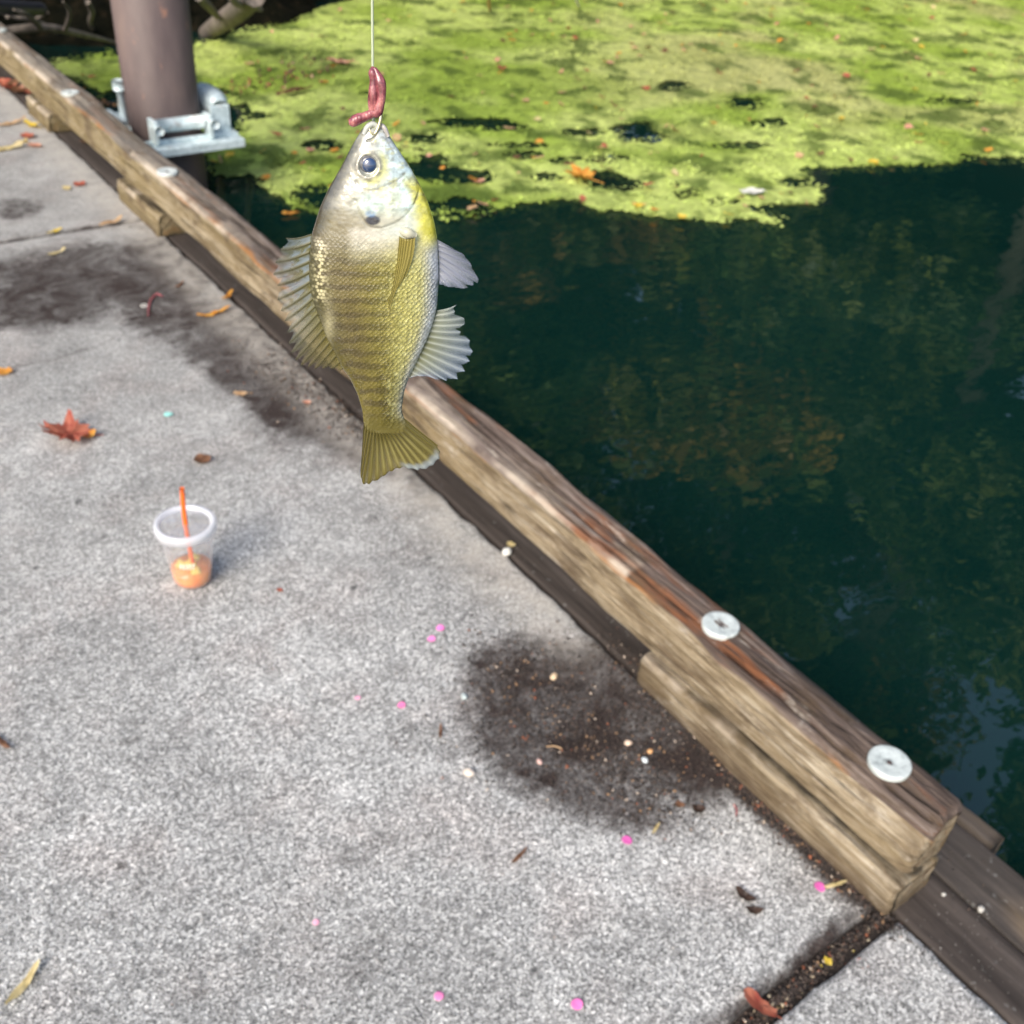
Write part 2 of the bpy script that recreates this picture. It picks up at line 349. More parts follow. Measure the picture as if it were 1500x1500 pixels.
jx = (hash2(np.arange(X.size), np.zeros(X.size), 3).reshape(X.shape) - .5) * cs * .9; jy = (hash2(np.arange(X.size), np.zeros(X.size), 9).reshape(X.shape) - .5) * cs * .9
lump = fbm(X * 9, Y * 9, 21, 4); Z = WATER + .004 + .022 * (lump - .35).clip(0) * np.clip(D, 0, 1) + (hash2(np.arange(X.size), np.zeros(X.size), 13).reshape(X.shape)) * .006
def duckcol(X, Y, px, py, r):
    a = np.array([.34, .46, .070]); b = np.array([.57, .67, .19]); c = np.array([.52, .50, .22]); d = np.array([.075, .125, .018])
    n = fbm(X * 2.2, Y * 2.2, 61, 4); m = fbm(X * 7, Y * 7, 71, 3); br = fbm(X * 1.3, Y * 1.3, 81, 3)
    k = sm(.32, .66, n)[..., None]; o = a * (1 - k) + b * k
    brk = (sm(.45, .62, br) * sm(700, 1100, px) * sm(260, 120, py) * .75)[..., None]; o = o * (1 - brk) + c * brk
    dk = (sm(.44, .30, m) * .75 + .35 * sm(.42, .30, fbm(X * 18, Y * 18, 171, 2)) + .20 * sm(150, 280, py) * sm(.5, .3, n))[..., None].clip(0, .85); o = o * (1 - dk) + d * dk
    return o * (.84 + .30 * r[..., None])
F = gridf(*X.shape); kf = keep.ravel()[F].all(1); F = F[kf]
used = np.unique(F); re_ = np.full(X.size, -1); re_[used] = np.arange(len(used))
rr = hash2(np.arange(X.size), np.ones(X.size), 5).reshape(X.shape)
colr = duckcol(X, Y, PX_, PY_, rr)
DUCK = m_vcol('duckweed', .6, transl=.2)
mesh('duckweed', np.stack([X + jx, Y + jy, Z], -1).reshape(-1, 3)[used], re_[F], DUCK, col=colr.reshape(-1, 3)[used], kind='stuff', smooth=False)
# loose leaflets standing a little proud of the mat and fringing its edge
n = 260000
lx = rng.uniform(1.3, 11, n); ly = rng.uniform(2.3, 8.5, n); Dl, lpx, lpy = density(lx, ly)
cl = fbm(lx * 6, ly * 6, 91, 3)
ok = (Dl > -.7) & (rng.random(n) < np.where(Dl < .35, np.exp(np.minimum(Dl, 0) * 3.5), sm(.3, .7, cl) * .7 + .1)) & (ly < bank_y(lx)) & (lpx > 60) & (lpx < 1650)
lx, ly, lpx, lpy = lx[ok], ly[ok], lpx[ok], lpy[ok]; n = len(lx)
s = rng.uniform(.004, .012, n); a = rng.uniform(0, 6.28, n); tz = rng.uniform(-.35, .35, n); lz = WATER + .010 + rng.random(n) * .014 + .015 * (fbm(lx * 9, ly * 9, 21, 4) - .35).clip(0)
u = np.stack([np.cos(a) * s, np.sin(a) * s, tz * s], -1); v = np.stack([-np.sin(a) * s * .7, np.cos(a) * s * .7, rng.uniform(-.4, .4, n) * s], -1)
c0 = np.stack([lx, ly, lz], -1); V = np.stack([c0 - u, c0 + v, c0 + u, c0 - v], 1).reshape(-1, 3)
cc = duckcol(lx, ly, lpx, lpy, rng.random(n)) * 1.06
mesh('duckweed_leaflets', V, np.arange(4 * n).reshape(n, 4), DUCK, col=np.repeat(cc, 4, 0), kind='stuff', smooth=False)

# ------------------------------------------------------------------ concrete deck
EDGE = 1.048
def dirt(px, py, x, y):
    d = np.zeros_like(px)
    w = 40 * (fbm(x * 9, y * 9, 3, 4) - .5); w2 = 40 * (fbm(x * 9, y * 9, 43, 4) - .5)
    for cx, cy, rx, ry, an, k in [(830, 1060, 165, 130, .35, 1.35), (900, 1130, 150, 90, .5, 1.0), (980, 1000, 110, 70, .75, 1.3), (760, 970, 80, 60, 0, .9), (1130, 1150, 150, 34, .78, 1.1), (1240, 1265, 110, 24, .80, 1.0),
                                  (170, 395, 210, 50, -.05, 1.35), (60, 445, 150, 46, 0, 1.0), (215, 400, 110, 40, .3, 1.4), (240, 445, 120, 62, .3, 1.0), (330, 500, 120, 66, .6, 1.0), (430, 565, 170, 70, .62, 1.8), (520, 620, 120, 56, .75, 1.6), (360, 530, 120, 60, .7, 1.2), (610, 700, 60, 30, .75, .8), (960, 1070, 150, 80, .75, 1.7), (935, 985, 90, 60, .75, 1.7), (860, 1000, 120, 70, .2, 1.3),
                                  (420, 620, 130, 60, .5, .45), (20, 305, 42, 16, 0, .8), (30, 345, 60, 10, -.1, .4), (590, 760, 60, 60, .7, .2), (620, 1080, 70, 40, 0, .3), (285, 1457, 20, 14, 0, .75), (540, 1420, 40, 34, 0, .35),
                                  (550, 1245, 70, 30, -.3, .3), (900, 1450, 40, 26, 0, .3), (75, 1170, 12, 8, 0, .8), (118, 1198, 9, 6, -.6, 1.0), (192, 1082, 16, 6, -.3, .6), (180, 1268, 10, 7, 0, .8), (1105, 1480, 60, 20, -.7, .8), (700, 860, 120, 50, .8, .22), (230, 350, 60, 12, .6, .6)]:
        X_ = (px - cx + w); Y_ = (py - cy + w2 * .7); c, s_ = math.cos(an), math.sin(an)
        q = np.sqrt(((X_ * c + Y_ * s_) / rx) ** 2 + ((-X_ * s_ + Y_ * c) / ry) ** 2)
        d = np.maximum(d, k * sm(1.25, .45, q))
    # joint shoulders are grimy
    d = np.maximum(d, .9 * sm(.028, .0, np.abs(y - .347)) * (fbm(x * 14, y * 5, 8) > .2)); d = np.maximum(d, .8 * sm(.022, .0, np.abs(y - 3.33)))
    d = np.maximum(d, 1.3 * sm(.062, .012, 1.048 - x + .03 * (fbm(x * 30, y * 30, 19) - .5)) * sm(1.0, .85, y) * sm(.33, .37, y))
    cr = np.abs(y - (2.58 + (x - .74) * .09 + .03 * np.sin(x * 9))); d = np.maximum(d, .5 * sm(.012, .0, cr) * (x < .8))
    return d
def pale(px, py, x, y):
    w = .03 * (fbm(x * 12, y * 12, 5) - .5)
    p = sm(.16, .05, 1.048 - x + w) * sm(.9, 1.1, y) * .9
    return p * .8
def slab(x0, x1, y0, y1, st, parent):
    xs = np.unique(np.concatenate([np.arange(x0, x1 - .012, st), [x1 - .012, x1 - .005, x1 - .0015, x1]])); ys = np.unique(np.concatenate([[y0, y0 + .0015, y0 + .005, y0 + .012], np.arange(y0 + .02, y1 - .02, st), [y1 - .012, y1 - .005, y1 - .0015, y1]]))
    X, Y = np.meshgrid(xs, ys, indexing='ij'); e = np.minimum(np.minimum(X - x0, x1 - X), np.minimum(Y - y0, y1 - Y))
    Z = -.010 * (1 - np.sqrt(1 - (1 - np.clip(e / .012, 0, 1)) ** 2)) + .0022 * (fbm(X * 40, Y * 40, 2, 3) - .5)
    jag = .012 * (fbm(X * 22, Y * 22, 6, 3) - .5)
    X = X + np.where(x1 - X < .02, jag * (x1 > 1), 0); Y = Y + np.where(np.minimum(Y - y0, y1 - Y) < .02, jag * .8, 0)
    pts = np.stack([X, Y, Z], -1).reshape(-1, 3); px, py = proj(pts)
    F = gridf(len(xs), len(ys)); nv = len(pts); nx, ny = len(xs), len(ys)
    ring = [i * ny for i in range(nx)] + [(nx - 1) * ny + j for j in range(1, ny)] + [i * ny + ny - 1 for i in range(nx - 2, -1, -1)] + [j for j in range(ny - 2, 0, -1)]
    low = pts[ring].copy(); low[:, 2] = -.16; V = np.vstack([pts, low]); m = len(ring); r = np.array(ring); q = np.arange(m)
    F2 = np.stack([r, nv + q, nv + (q + 1) % m, np.roll(r, -1)], -1)
    di = dirt(px, py, pts[:, 0], pts[:, 1]); pa = pale(px, py, pts[:, 0], pts[:, 1])
    behind = (pts[:, 1] < -.3); di[behind] = 0
    o = mesh('concrete_slab', V, np.vstack([F, F2]), CONC, parent, attrs={'dirt': np.concatenate([di, np.full(m, .7)]), 'pale': np.concatenate([pa, np.zeros(m)])}); return o
deck = bpy.data.objects.new('deck', None); COL.objects.link(deck); deck['kind'] = 'structure'
slab(-2.6, EDGE, .345, 3.315, .011, deck); slab(-.9, EDGE + .003, -.6, .309, .012, deck); slab(-2.6, EDGE, 3.33, 6.31, .02, deck); slab(-2.6, EDGE, 6.325, 9.3, .06, deck)
o = mesh('deck_bed', *box_vf(-2.6, EDGE - .01, -.6, 9.3, -.30, -.022), SOIL, deck, smooth=False)
# edge planks
def plank(x0, x1, y0, y1, z1, m, parent, tanf=None, name='edge_plank', zb=-.17):
    ys = np.arange(y0, y1 + .001, .015 if y1 - y0 > .5 else .006); prof = []
    w = x1 - x0; r = .006
    for t_ in np.linspace(0, 1, 3): prof.append((x0, zb + t_ * (z1 - r - zb)))
    for a in np.linspace(0, math.pi / 2, 4)[1:]: prof.append((x0 + r - r * math.cos(a), z1 - r + r * math.sin(a)))
    for t_ in np.linspace(0, 1, 14)[1:-1]: prof.append((x0 + r + t_ * (w - 2 * r), z1))
    for a in np.linspace(math.pi / 2, 0, 4): prof.append((x1 - r + r * math.cos(a), z1 - r + r * math.sin(a)))
    prof.append((x1, zb)); prof = np.array(prof)
    PXx = np.repeat(prof[None, :, 0], len(ys), 0); PZ = np.repeat(prof[None, :, 1], len(ys), 0); PY = np.repeat(ys[:, None], len(prof), 1)
    PZ = PZ + .005 * (fbm(PXx * 70, PY * 6, 3, 3) - .5) * (PZ > z1 - .01); PXx = PXx + .006 * (fbm(PY * 7, PZ * 30, 4, 3) - .5)
    V = np.stack([PXx, PY, PZ], -1).reshape(-1, 3); F = gridf(len(ys), len(prof), True)[:, ::-1]; 
    Fl = [tuple(q) for q in F] + [tuple(range(len(prof))), tuple((len(ys) - 1) * len(prof) + np.arange(len(prof))[::-1])]
    tn = tanf(V) if tanf else np.zeros(len(V))
    o = mesh(name, V, Fl, m, parent, attrs={'tan': tn}); return o
plank(1.058, 1.166, -.6, 9.3, -.003, PL1, deck)
plank(1.172, 1.284, -.6, 9.3, -.006, PL2, deck, lambda V: sm(.085, .02, np.hypot((V[:, 0] - 1.225) * 1.6, (V[:, 1] - .15) * .8)))
for y0, y1 in ((.305, 3.2), (3.21, 6.2)):
    rs = plank(1.287, 1.318, y0, y1, .002, PL2, deck, lambda V: np.full(len(V), .12), 'rub_strip', -.12)

# ------------------------------------------------------------------ curb rail
rail = thing('curb_rail', 'weathered timber curb rail on spacer blocks along the edge of the concrete dock', 'curb rail', (1.09, .33, 0))
def local(o, th): 
    o.data.transform(Matrix.Translation(-Vector(th.location))); return o
def timber(x0, x1, y0, y1, z0, z1, seed, step, nr, name, parent, cracks=(), r=.013, endr=.014, wob=.010, topw=None):
    ys = np.unique(np.concatenate([y0 + np.array([0, .001, .003, .006, .010, .016]), np.arange(y0 + .02, y1 - .01, step), [y1 - .006, y1 - .002, y1]]))
    per = []                                                    # rounded rectangle, counter-clockwise from bottom left
    def seg(a, b, n): 
        for t_ in np.linspace(0, 1, n, endpoint=False): per.append((a[0] + (b[0] - a[0]) * t_, a[1] + (b[1] - a[1]) * t_))
    def arc(cx, cz, a0, a1, rr_, n=6):
        for t_ in np.linspace(0, 1, n, endpoint=False): a = a0 + (a1 - a0) * t_; per.append((cx + rr_ * math.cos(a), cz + rr_ * math.sin(a)))
    h = math.pi / 2; r3 = r * 1.7
    seg((x0 + r, z0), (x1 - r, z0), 8); arc(x1 - r, z0 + r, -h, 0, r); seg((x1, z0 + r), (x1, z1 - r), 12); arc(x1 - r, z1 - r, 0, h, r)
    seg((x1 - r, z1), (x0 + r3, z1), nr); arc(x0 + r3, z1 - r3, h, 2 * h, r3, 9); seg((x0, z1 - r3), (x0, z0 + r), nr); arc(x0 + r, z0 + r, 2 * h, 3 * h, r)
    per = np.array(per); m = len(per); cx, cz = (x0 + x1) / 2, (z0 + z1) / 2
    A = np.repeat(per[None], len(ys), 0); Yv = np.repeat(ys[:, None], m, 1)
    dx, dz = A[..., 0] - cx, A[..., 1] - cz; rad = np.hypot(dx, dz); nx, nz = dx / rad, dz / rad
    e = np.minimum(Yv - y0, y1 - Yv); shrink = endr * (1 - np.sqrt(1 - (1 - np.clip(e / endr, 0, 1)) ** 2))
    ang = np.arctan2(dz, dx); per_s = np.arange(m)[None] * .35 + 0 * Yv
    disp = wob * (fbm(Yv * 3.5 + seed, np.cos(ang) * 2 + 5, seed, 4) - .5) * 2 + .0035 * (fbm(Yv * 5, per_s, seed + 5, 3) - .5) * 2
    wear = sm(.28, .0, Yv - y0) * np.exp(-(((ang - 2.3) / .55) ** 2)) * .024 * (name == 'timber')      # corner worn away near the end
    ca = np.zeros_like(disp); top = A[..., 1] > z1 - .002
    for (xa, ya, xb, yb, dep, wd) in cracks:
        t_ = (Yv - ya) / (yb - ya); xx = xa + (xb - xa) * t_ + .006 * (fbm(Yv * 9 + seed, Yv * 0 + xa * 50, 3, 3) - .5) * 2
        g = np.exp(-((A[..., 0] - xx) / wd) ** 2) * np.clip(np.minimum(t_, 1 - t_) * 9, 0, 1) * (A[..., 1] > z1 - .012)
        ca = np.maximum(ca, g); disp = disp - dep * g
    disp = disp - shrink - wear + .010 * (fbm(dx * 60 + 9, dz * 60 + Yv * 12, seed + 3, 3) - .5) * sm(.10, .0, Yv - y0)
    XX = A[..., 0] + nx * disp; ZZ = A[..., 1] + nz * disp - (ca * .004)
    YY = Yv + (Yv - y0 < .004) * .006 * (fbm(dx * 40, dz * 40, seed, 3) - .5)
    V = np.stack([XX, YY, ZZ], -1).reshape(-1, 3)
    # grey-brown weathering on the top, tan on the dock side
    tw = (A[..., 1] - (z1 - r3 * .55)) / .016 + .5 + (XX - x0) * 6 + (fbm(Yv * 5.5, Yv * 0 + 1, seed + 9, 4) - .55) * 1.9
    if topw is not None: tw = tw + topw(Yv)
    tw = np.clip(tw, 0, 1); ed = np.exp(-((A[..., 1] - (z1 - r3 * .35)) / .007) ** 2) * (A[..., 0] < cx) * (fbm(Yv * 4, Yv * 0 + 4, seed + 2, 3) > .5)
    n0 = len(V); F = [tuple(q) for q in gridf(len(ys), m, True)[:, ::-1]]
    AT = [tw.ravel(), ca.ravel(), ed.ravel()]
    for side, yy, base in ((0, y0, 0), (1, y1, (len(ys) - 1) * m)):        # end grain caps
        prev = np.arange(m) + base
        for k in (.8, .55, .3, .0):
            P0 = V[base:base + m].copy(); C0 = P0.mean(0); Q = C0 + (P0 - C0) * k; Q[:, 1] = yy + (.005 * (fbm(Q[:, 0] * 60, Q[:, 2] * 60, seed, 3) - .5)) * (1 if side == 0 else -1)
            if k == 0: Q = Q[:1]
            st = len(V); V = np.vstack([V, Q]); 
            for l, val in zip(range(3), (.12, 0, 0)): AT[l] = np.concatenate([AT[l], np.full(len(Q), val)])
            for j in range(m):
                j2 = (j + 1) % m
                if k == 0: f = (prev[j], prev[j2], st)
                else: f = (prev[j], prev[j2], st + j2, st + j)
                F.append(tuple(int(q) for q in (f if side == 0 else f[::-1])))
            prev = st + np.arange(m)
    o = mesh(name, V, F, TIMB, parent, attrs={'top': AT[0], 'crack': AT[1], 'edge': AT[2]}); return o
TX0, TX1, TZ0, TZ1 = 1.046, 1.134, .078, .198
cr = [(1.100, .95, 1.112, 1.9, .014, .0036), (1.083, 1.05, 1.094, 1.75, .009, .0026), (1.112, .36, 1.102, .80, .010, .003), (1.075, .335, 1.066, .42, .010, .003), (1.092, .335, 1.085, .41, .010, .003), (1.120, .5, 1.116, 1.1, .008, .0024), (1.060, .45, 1.058, .75, .008, .0024),
      (1.066, .8, 1.062, 1.25, .005, .0018), (1.105, 2.1, 1.098, 2.9, .006, .002), (1.088, .50, 1.082, .70, .004, .0016)]
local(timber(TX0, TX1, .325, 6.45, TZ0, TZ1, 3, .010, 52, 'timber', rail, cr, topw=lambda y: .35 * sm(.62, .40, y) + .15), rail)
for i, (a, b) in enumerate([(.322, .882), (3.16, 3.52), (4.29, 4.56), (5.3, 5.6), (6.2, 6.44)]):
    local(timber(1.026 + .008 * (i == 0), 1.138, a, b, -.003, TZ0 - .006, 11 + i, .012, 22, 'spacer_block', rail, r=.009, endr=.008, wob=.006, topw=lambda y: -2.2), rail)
wv, wf = lathe_vf([(0.0001, .0022), (.008, .0020), (.0095, .0018), (.020, .0046), (.029, .0056), (.0306, .0052), (.0312, .0030), (.0305, -.004)], 48)
bv, bf = lathe_vf([(.0001, .0040), (.0028, .0038), (.0042, .0026), (.0045, .0010)], 6)
for (wx, wy) in [(1.089, .771), (1.092, .430), (1.088, 1.86), (1.078, 3.155), (1.072, 4.068), (1.085, 5.05), (1.085, 6.1)]:
    w = mesh('washer', wv, wf, WASH, rail); w.location = Vector((wx, wy, TZ1 + .0025)) - rail.location; w.rotation_euler = (rng.uniform(-.03, .03), rng.uniform(-.03, .03), rng.uniform(0, 6))
    b = mesh('bolt_head', bv, bf, STEEL, w)

# ------------------------------------------------------------------ guide pile and its hoop
PXc, PYc, PR = 1.45, 4.20, .140
pile = thing('guide_pile', 'brown steel guide pile rising from the water beyond the timber curb', 'piling', (PXc, PYc, WATER))
v, f = lathe_vf([(PR, -1.6), (PR, 3.2), (PR - .01, 3.2)], 64); local(mesh('pipe', v + np.array([PXc, PYc, 0]), f, STEEL, pile), pile)
hoop = thing('pile_hoop', 'galvanised steel pile hoop with rollers clasping the brown pile', 'pile guide', (1.28, 4.0, 0))
def part(name, vf, m, th=hoop, **k): return local(mesh(name, vf[0], vf[1], m, th, **k), th)
by = PYc - .20
part('front_bar', box_vf(1.22, 1.685, by - .03, by + .03, -.040, -.008, .004), GALV, smooth=False)
part('front_flange', box_vf(1.24, 1.66, by + .032, by + .045, -.06, .006, .002), GALV, smooth=False)
part('side_bar', box_vf(1.63, 1.685, by + .03, PYc + .22, -.035, .0, .004), GALV, smooth=False)
part('rear_bar', box_vf(1.24, 1.70, PYc + .20, PYc + .255, -.035, .0, .004), GALV, smooth=False)
part('roller', tube_vf([(1.36, by + .055, .052), (1.55, by + .055, .052)], .026, 6, 20, False), GALV)
part('roller', tube_vf([(1.645, PYc - .09, .075), (1.645, PYc - .05, .085), (1.645, PYc + .06, .085), (1.645, PYc + .1, .075)], [.035, .052, .052, .035], 16, 20), GALV)
part('roller', tube_vf([(1.255, PYc - .09, .035), (1.255, PYc + .09, .035)], .032, 6, 20, False), GALV)
part('roller_bracket', box_vf(1.59, 1.67, PYc - .135, PYc - .115, -.002, .10, .004), GALV, smooth=False)
part('roller_bracket', box_vf(1.59, 1.67, PYc + .115, PYc + .135, -.002, .10, .004), GALV, smooth=False)
for bx in (1.345, 1.565):
    part('roller_bracket', box_vf(bx - .008, bx + .008, by + .0, by + .07, -.001, .085, .003), GALV, smooth=False)
    part('bolt', tube_vf([(bx, by - .03, .062), (bx, by + .055, .062)], .011, 4, 8, False), GALV)
    part('bolt', tube_vf([(bx, by - .036, .062), (bx, by - .022, .062)], .019, 3, 6, False), GALV)
part('bolt', tube_vf([(1.30, PYc + .03, 0), (1.30, PYc + .03, .15)], .014, 4, 8, False), GALV); part('bolt', tube_vf([(1.30, PYc + .03, .15), (1.30, PYc + .03, .185)], .026, 3, 6, False), GALV)

# ------------------------------------------------------------------ cup
def m_plastic():
    t = NT('clear plastic'); lw = t.n('LayerWeight', i_Blend=.35).outputs['Facing']
    df = t.n('BsdfDiffuse', i_Color=(.85, .87, .9)); gl = t.n('BsdfGlossy', i_Roughness=.12); tr = t.n('BsdfTransparent', i_Color=(.97, .97, .98))
    tl = t.n('BsdfTranslucent', i_Color=(.85, .87, .9)); d2 = t.n('MixShader', i_0=.5, i_1=df, i_2=tl)
    a = t.n('MixShader', i_0=t.rng(lw, 0, .9, .10, .50), i_1=tr, i_2=d2); b = t.n('MixShader', i_0=t.rng(lw, 0, 1, .06, .3), i_1=a, i_2=gl)
    t.t.links.new(b.outputs[0], t.out.inputs[0]); return t.m
def m_white_plastic():
    t = NT('translucent plastic rim'); df = t.n('BsdfDiffuse', i_Color=(.80, .82, .88)); tr = t.n('BsdfTransparent'); gl = t.n('BsdfGlossy', i_Roughness=.2)
    a = t.n('MixShader', i_0=.55, i_1=tr, i_2=df); b = t.n('MixShader', i_0=.12, i_1=a, i_2=gl); t.t.links.new(b.outputs[0], t.out.inputs[0]); return t.m
CLEAR = m_plastic(); RIM = m_white_plastic()
cb = P(283, 849)
cup = thing('drink_cup', 'small clear plastic cup with lid, orange straw and leftover orange drink on the concrete', 'cup', (cb[0], cb[1], 0.001))
R1, R0, HC = .0515, .0350, .133
wall = [(.0001, .002), (R0 - .003, .002), (R0, .004)] + [(R0 + (R1 - R0) * t_, .004 + (HC - .004) * t_) for t_ in np.linspace(.05, 1, 14)] + [(R1 + .0015, HC)]
def ch(name, vf, m, par=cup, smooth=True): return mesh(name, vf[0], vf[1], m, par, smooth=smooth)
ch('cup_wall', lathe_vf(wall, 64), CLEAR)
lid = ch('lid', lathe_vf([(.0052, HC + .003), (.010, HC + .0032), (.016, HC + .005), (.020, HC + .0032), (.042, HC + .002), (.0445, HC + .001), (.046, HC + .004)], 64), CLEAR)
ch('lid_rim', lathe_vf([(.0445, HC + .002), (.0465, HC + .0065), (.0505, HC + .008), (.0555, HC + .0065), (.0568, HC + .001), (.0562, HC - .010), (.0540, HC - .011)], 64), RIM, lid)
lq = .034
def rl(z): return R0 - .0015 + (R1 - R0) * (z - .004) / (HC - .004)
t = NT('orange drink'); t.fin(Base_Color=t.ramp(t.noise(40, 3), [(.3, (.92, .22, .02)), (.7, (.98, .36, .05))]), Roughness=.15, Subsurface_Weight=.3, Subsurface_Radius=(.02, .01, .004)); t.b.inputs['Subsurface Scale'].default_value = .5
ch('drink', lathe_vf([(.0001, .0045), (rl(.006), .0055), (rl(.015), .015), (rl(lq), lq), (.0001, lq)], 48), t.m)
t = NT('yellow ice'); t.fin(Base_Color=(1.0, .78, .16), Roughness=.25, Transmission_Weight=.2, IOR=1.3); ICE = t.m
for i in range(4):
    a = i * 2.4; q = box_vf(-.0085, .0085, -.0085, .0085, -.0085, .0085, .003); o = ch('ice_cube', q, ICE)
    o.location = (.021 * math.cos(a) * (i > 0), .021 * math.sin(a) * (i > 0), lq - .003 + .004 * (i % 3 == 0)); o.rotation_euler = (a, a * 1.7, a * .6)
STRAW = plain('orange straw plastic', (.93, .16, .015), .35, .05)
sd = Vector((-.08, .06, .0))
ch('straw', tube_vf([(.004, -.004, .006), (.001, .001, HC), (.0045, .0035, HC + .080)], .0042, 12, 16), STRAW)
t = NT('white print on cup'); t.fin(Base_Color=(.85, .85, .85), Roughness=.4)
pr = []
for k in range(5):
    a0 = -2.35 + k * .13; ring = []
    for (da, z) in [(0, .060 - k * .001), (.06, .062), (.085, .072), (.03, .075)]:
        r_ = R0 + (R1 - R0) * (z - .004) / (HC - .004) + .0008; ring.append((r_ * math.cos(a0 + da), r_ * math.sin(a0 + da), z))
    pr.append((ring, [(0, 1, 2, 3)]))
ch('print', join(pr), t.m)

# ------------------------------------------------------------------ the fish
zf = .405                                     # depth of the head along the view axis
def at_depth(px, py, z): d = RM @ np.array([(px - 750) / FOC * z, (750 - py) / FOC * z, -z]); return CAM + d
F0 = at_depth(546, 185, zf)
upv = np.array([0, 0, 1.]) * .72 + RM[:, 1] * .28; upv /= np.linalg.norm(upv)
vd = F0 - CAM; vd /= np.linalg.norm(vd)
rv = np.cross(vd, upv); rv /= np.linalg.norm(rv); nv_ = np.cross(rv, upv); nv_ /= np.linalg.norm(nv_)   # nv_ faces the camera
if nv_ @ (CAM - F0) < 0: nv_ = -nv_
S = zf / FOC                                   # metres per photo pixel near the head
def FP(px, py, off=0.0):                      # photo point onto the fish's own plane, lifted off it by off (photo pixels)
    px = np.asarray(px, float); py = np.asarray(py, float)
    d = np.stack([px - 750, 750 - py, np.full(px.shape, -FOC)], -1) @ RM.T
    t_ = ((F0 - CAM) @ nv_) / (d @ nv_)
    return CAM + d * t_[..., None] + np.asarray(off)[..., None] * S * nv_
fish = thing('bluegill', 'small olive and yellow sunfish hanging head up from the fishing line', 'fish', tuple(F0))
L = np.array([(180, 541), (184, 535), (191, 529), (209, 518), (226, 509), (244, 500), (277, 481), (303, 469), (342, 457), (387, 452), (412, 453), (436, 457), (459, 465), (492, 477), (511, 487), (539, 501), (553, 512), (578, 524), (602, 531), (623, 533), (634, 534)], float)
Rr = np.array([(180, 553), (184, 560), (200, 571), (221, 585), (247, 602), (270, 615), (293, 626), (324, 636), (352, 641), (403, 643), (450, 640), (473, 634), (501, 624), (532, 609), (555, 598), (574, 592), (602, 588), (612, 592), (634, 600)], float)
TH = np.array([(180, 5), (190, 12), (210, 19), (240, 26), (300, 36), (360, 40), (430, 38), (490, 29), (540, 19), (580, 12), (606, 7), (622, 3.4), (634, 1.2)], float)
ny_, na = 455, 232
yy = np.linspace(180, 634, ny_); xl = np.interp(yy, L[:, 0], L[:, 1]); xr = np.interp(yy, Rr[:, 0], Rr[:, 1]); th = np.interp(yy, TH[:, 0], TH[:, 1])
def smooth1(a, k=9): return np.convolve(np.pad(a, k, mode='edge'), np.hanning(2 * k + 1) / np.hanning(2 * k + 1).sum(), mode='valid')
xl[6:], xr[6:] = smooth1(xl)[6:], smooth1(xr)[6:]; th = smooth1(th)
ang = np.linspace(0, 2 * math.pi, na, endpoint=False)
cx = (xl + xr)[:, None] / 2; w = (xr - xl)[:, None] / 2
cxa = np.cos(ang)[None]; sna = np.sin(ang)[None]
BX = cx + w * cxa; BO = th[:, None] * np.sign(sna) * np.abs(sna) ** .85 * (1 + .12 * cxa * sm(260, 380, yy)[:, None]); BY = np.repeat(yy[:, None], na, 1)
vfr = (BX - xl[:, None]) / (xr - xl)[:, None]; front = sna > 0
def cdist(pts, X, Y):
    b = np.full(X.shape, 1e9); pts = crom(pts, len(pts) * 5)
    for (ax, ay), (bx, by2) in zip(pts[:-1], pts[1:]):
        t_ = np.clip(((X - ax) * (bx - ax) + (Y - ay) * (by2 - ay)) / ((bx - ax) ** 2 + (by2 - ay) ** 2 + 1e-9), 0, 1)
        b = np.minimum(b, np.hypot(X - ax - t_ * (bx - ax), Y - ay - t_ * (by2 - ay)))
    return b
gill = [(521, 288), (528, 305), (540, 322), (556, 326), (572, 322), (590, 312), (604, 296), (612, 278), (610, 262)]
preop = [(522, 262), (530, 271), (548, 273), (566, 267), (582, 259), (592, 251)]
jaw = [(556, 184), (551, 195), (545, 202), (538, 204)]; jaw2 = [(561, 186), (568, 205), (578, 222), (590, 240)]; nose = [(531, 197), (527, 206), (530, 214)]
dg = cdist(gill, BX, BY); dp = cdist(preop, BX, BY); dj = cdist(jaw, BX, BY); dj2 = cdist(jaw2, BX, BY)
de = np.hypot((BX - 540), (BY - 239) * .95)
inside_g = sm(6, -2, (BY - np.interp(BX, [515, 528, 540, 556, 572, 590, 604, 614], [285, 305, 322, 326, 322, 312, 296, 270])))
bumpf = 1.6 * inside_g * sm(262, 275, BY) * sm(515, 530, BX) - 1.1 * np.exp(-(dg / 2.2) ** 2) - .8 * np.exp(-(dp / 2.2) ** 2) - 2.4 * np.exp(-(dj / 1.3) ** 2) - .5 * np.exp(-(dj2 / 1.5) ** 2)
bumpf += .9 * np.exp(-((de - 17) / 3.5) ** 2) - 3.0 * sm(15, 11, de)
bumpf += 1.2 * (fbm(BX / 14, BY / 14, 3) - .5) + .5 * (fbm(BX / 4, BY / 4, 5) - .5) * sm(330, 250, BY)
BO = BO + np.where(np.repeat(front, ny_, 0), bumpf * np.clip(sna * 2.2, 0, 1), 0)
def lerp3(k, a, b): k = np.clip(k, 0, 1)[..., None]; return a * (1 - k) + b * k
A_ = np.array
n1 = fbm(BX / 16, BY / 11, 7, 4); n2 = fbm(BX / 5, BY / 4, 8, 3)
C = lerp3(sm(.02, .30, vfr), A_([.085, .075, .028]), A_([.165, .130, .045]))
C = lerp3(sm(.28, .62, vfr), C, A_([.33, .28, .075])); C = lerp3(sm(.55, .80, vfr + .10 * (n1 - .5)), C, A_([.68, .64, .26])); C = lerp3(sm(.84, .97, vfr), C, A_([.72, .75, .80]))
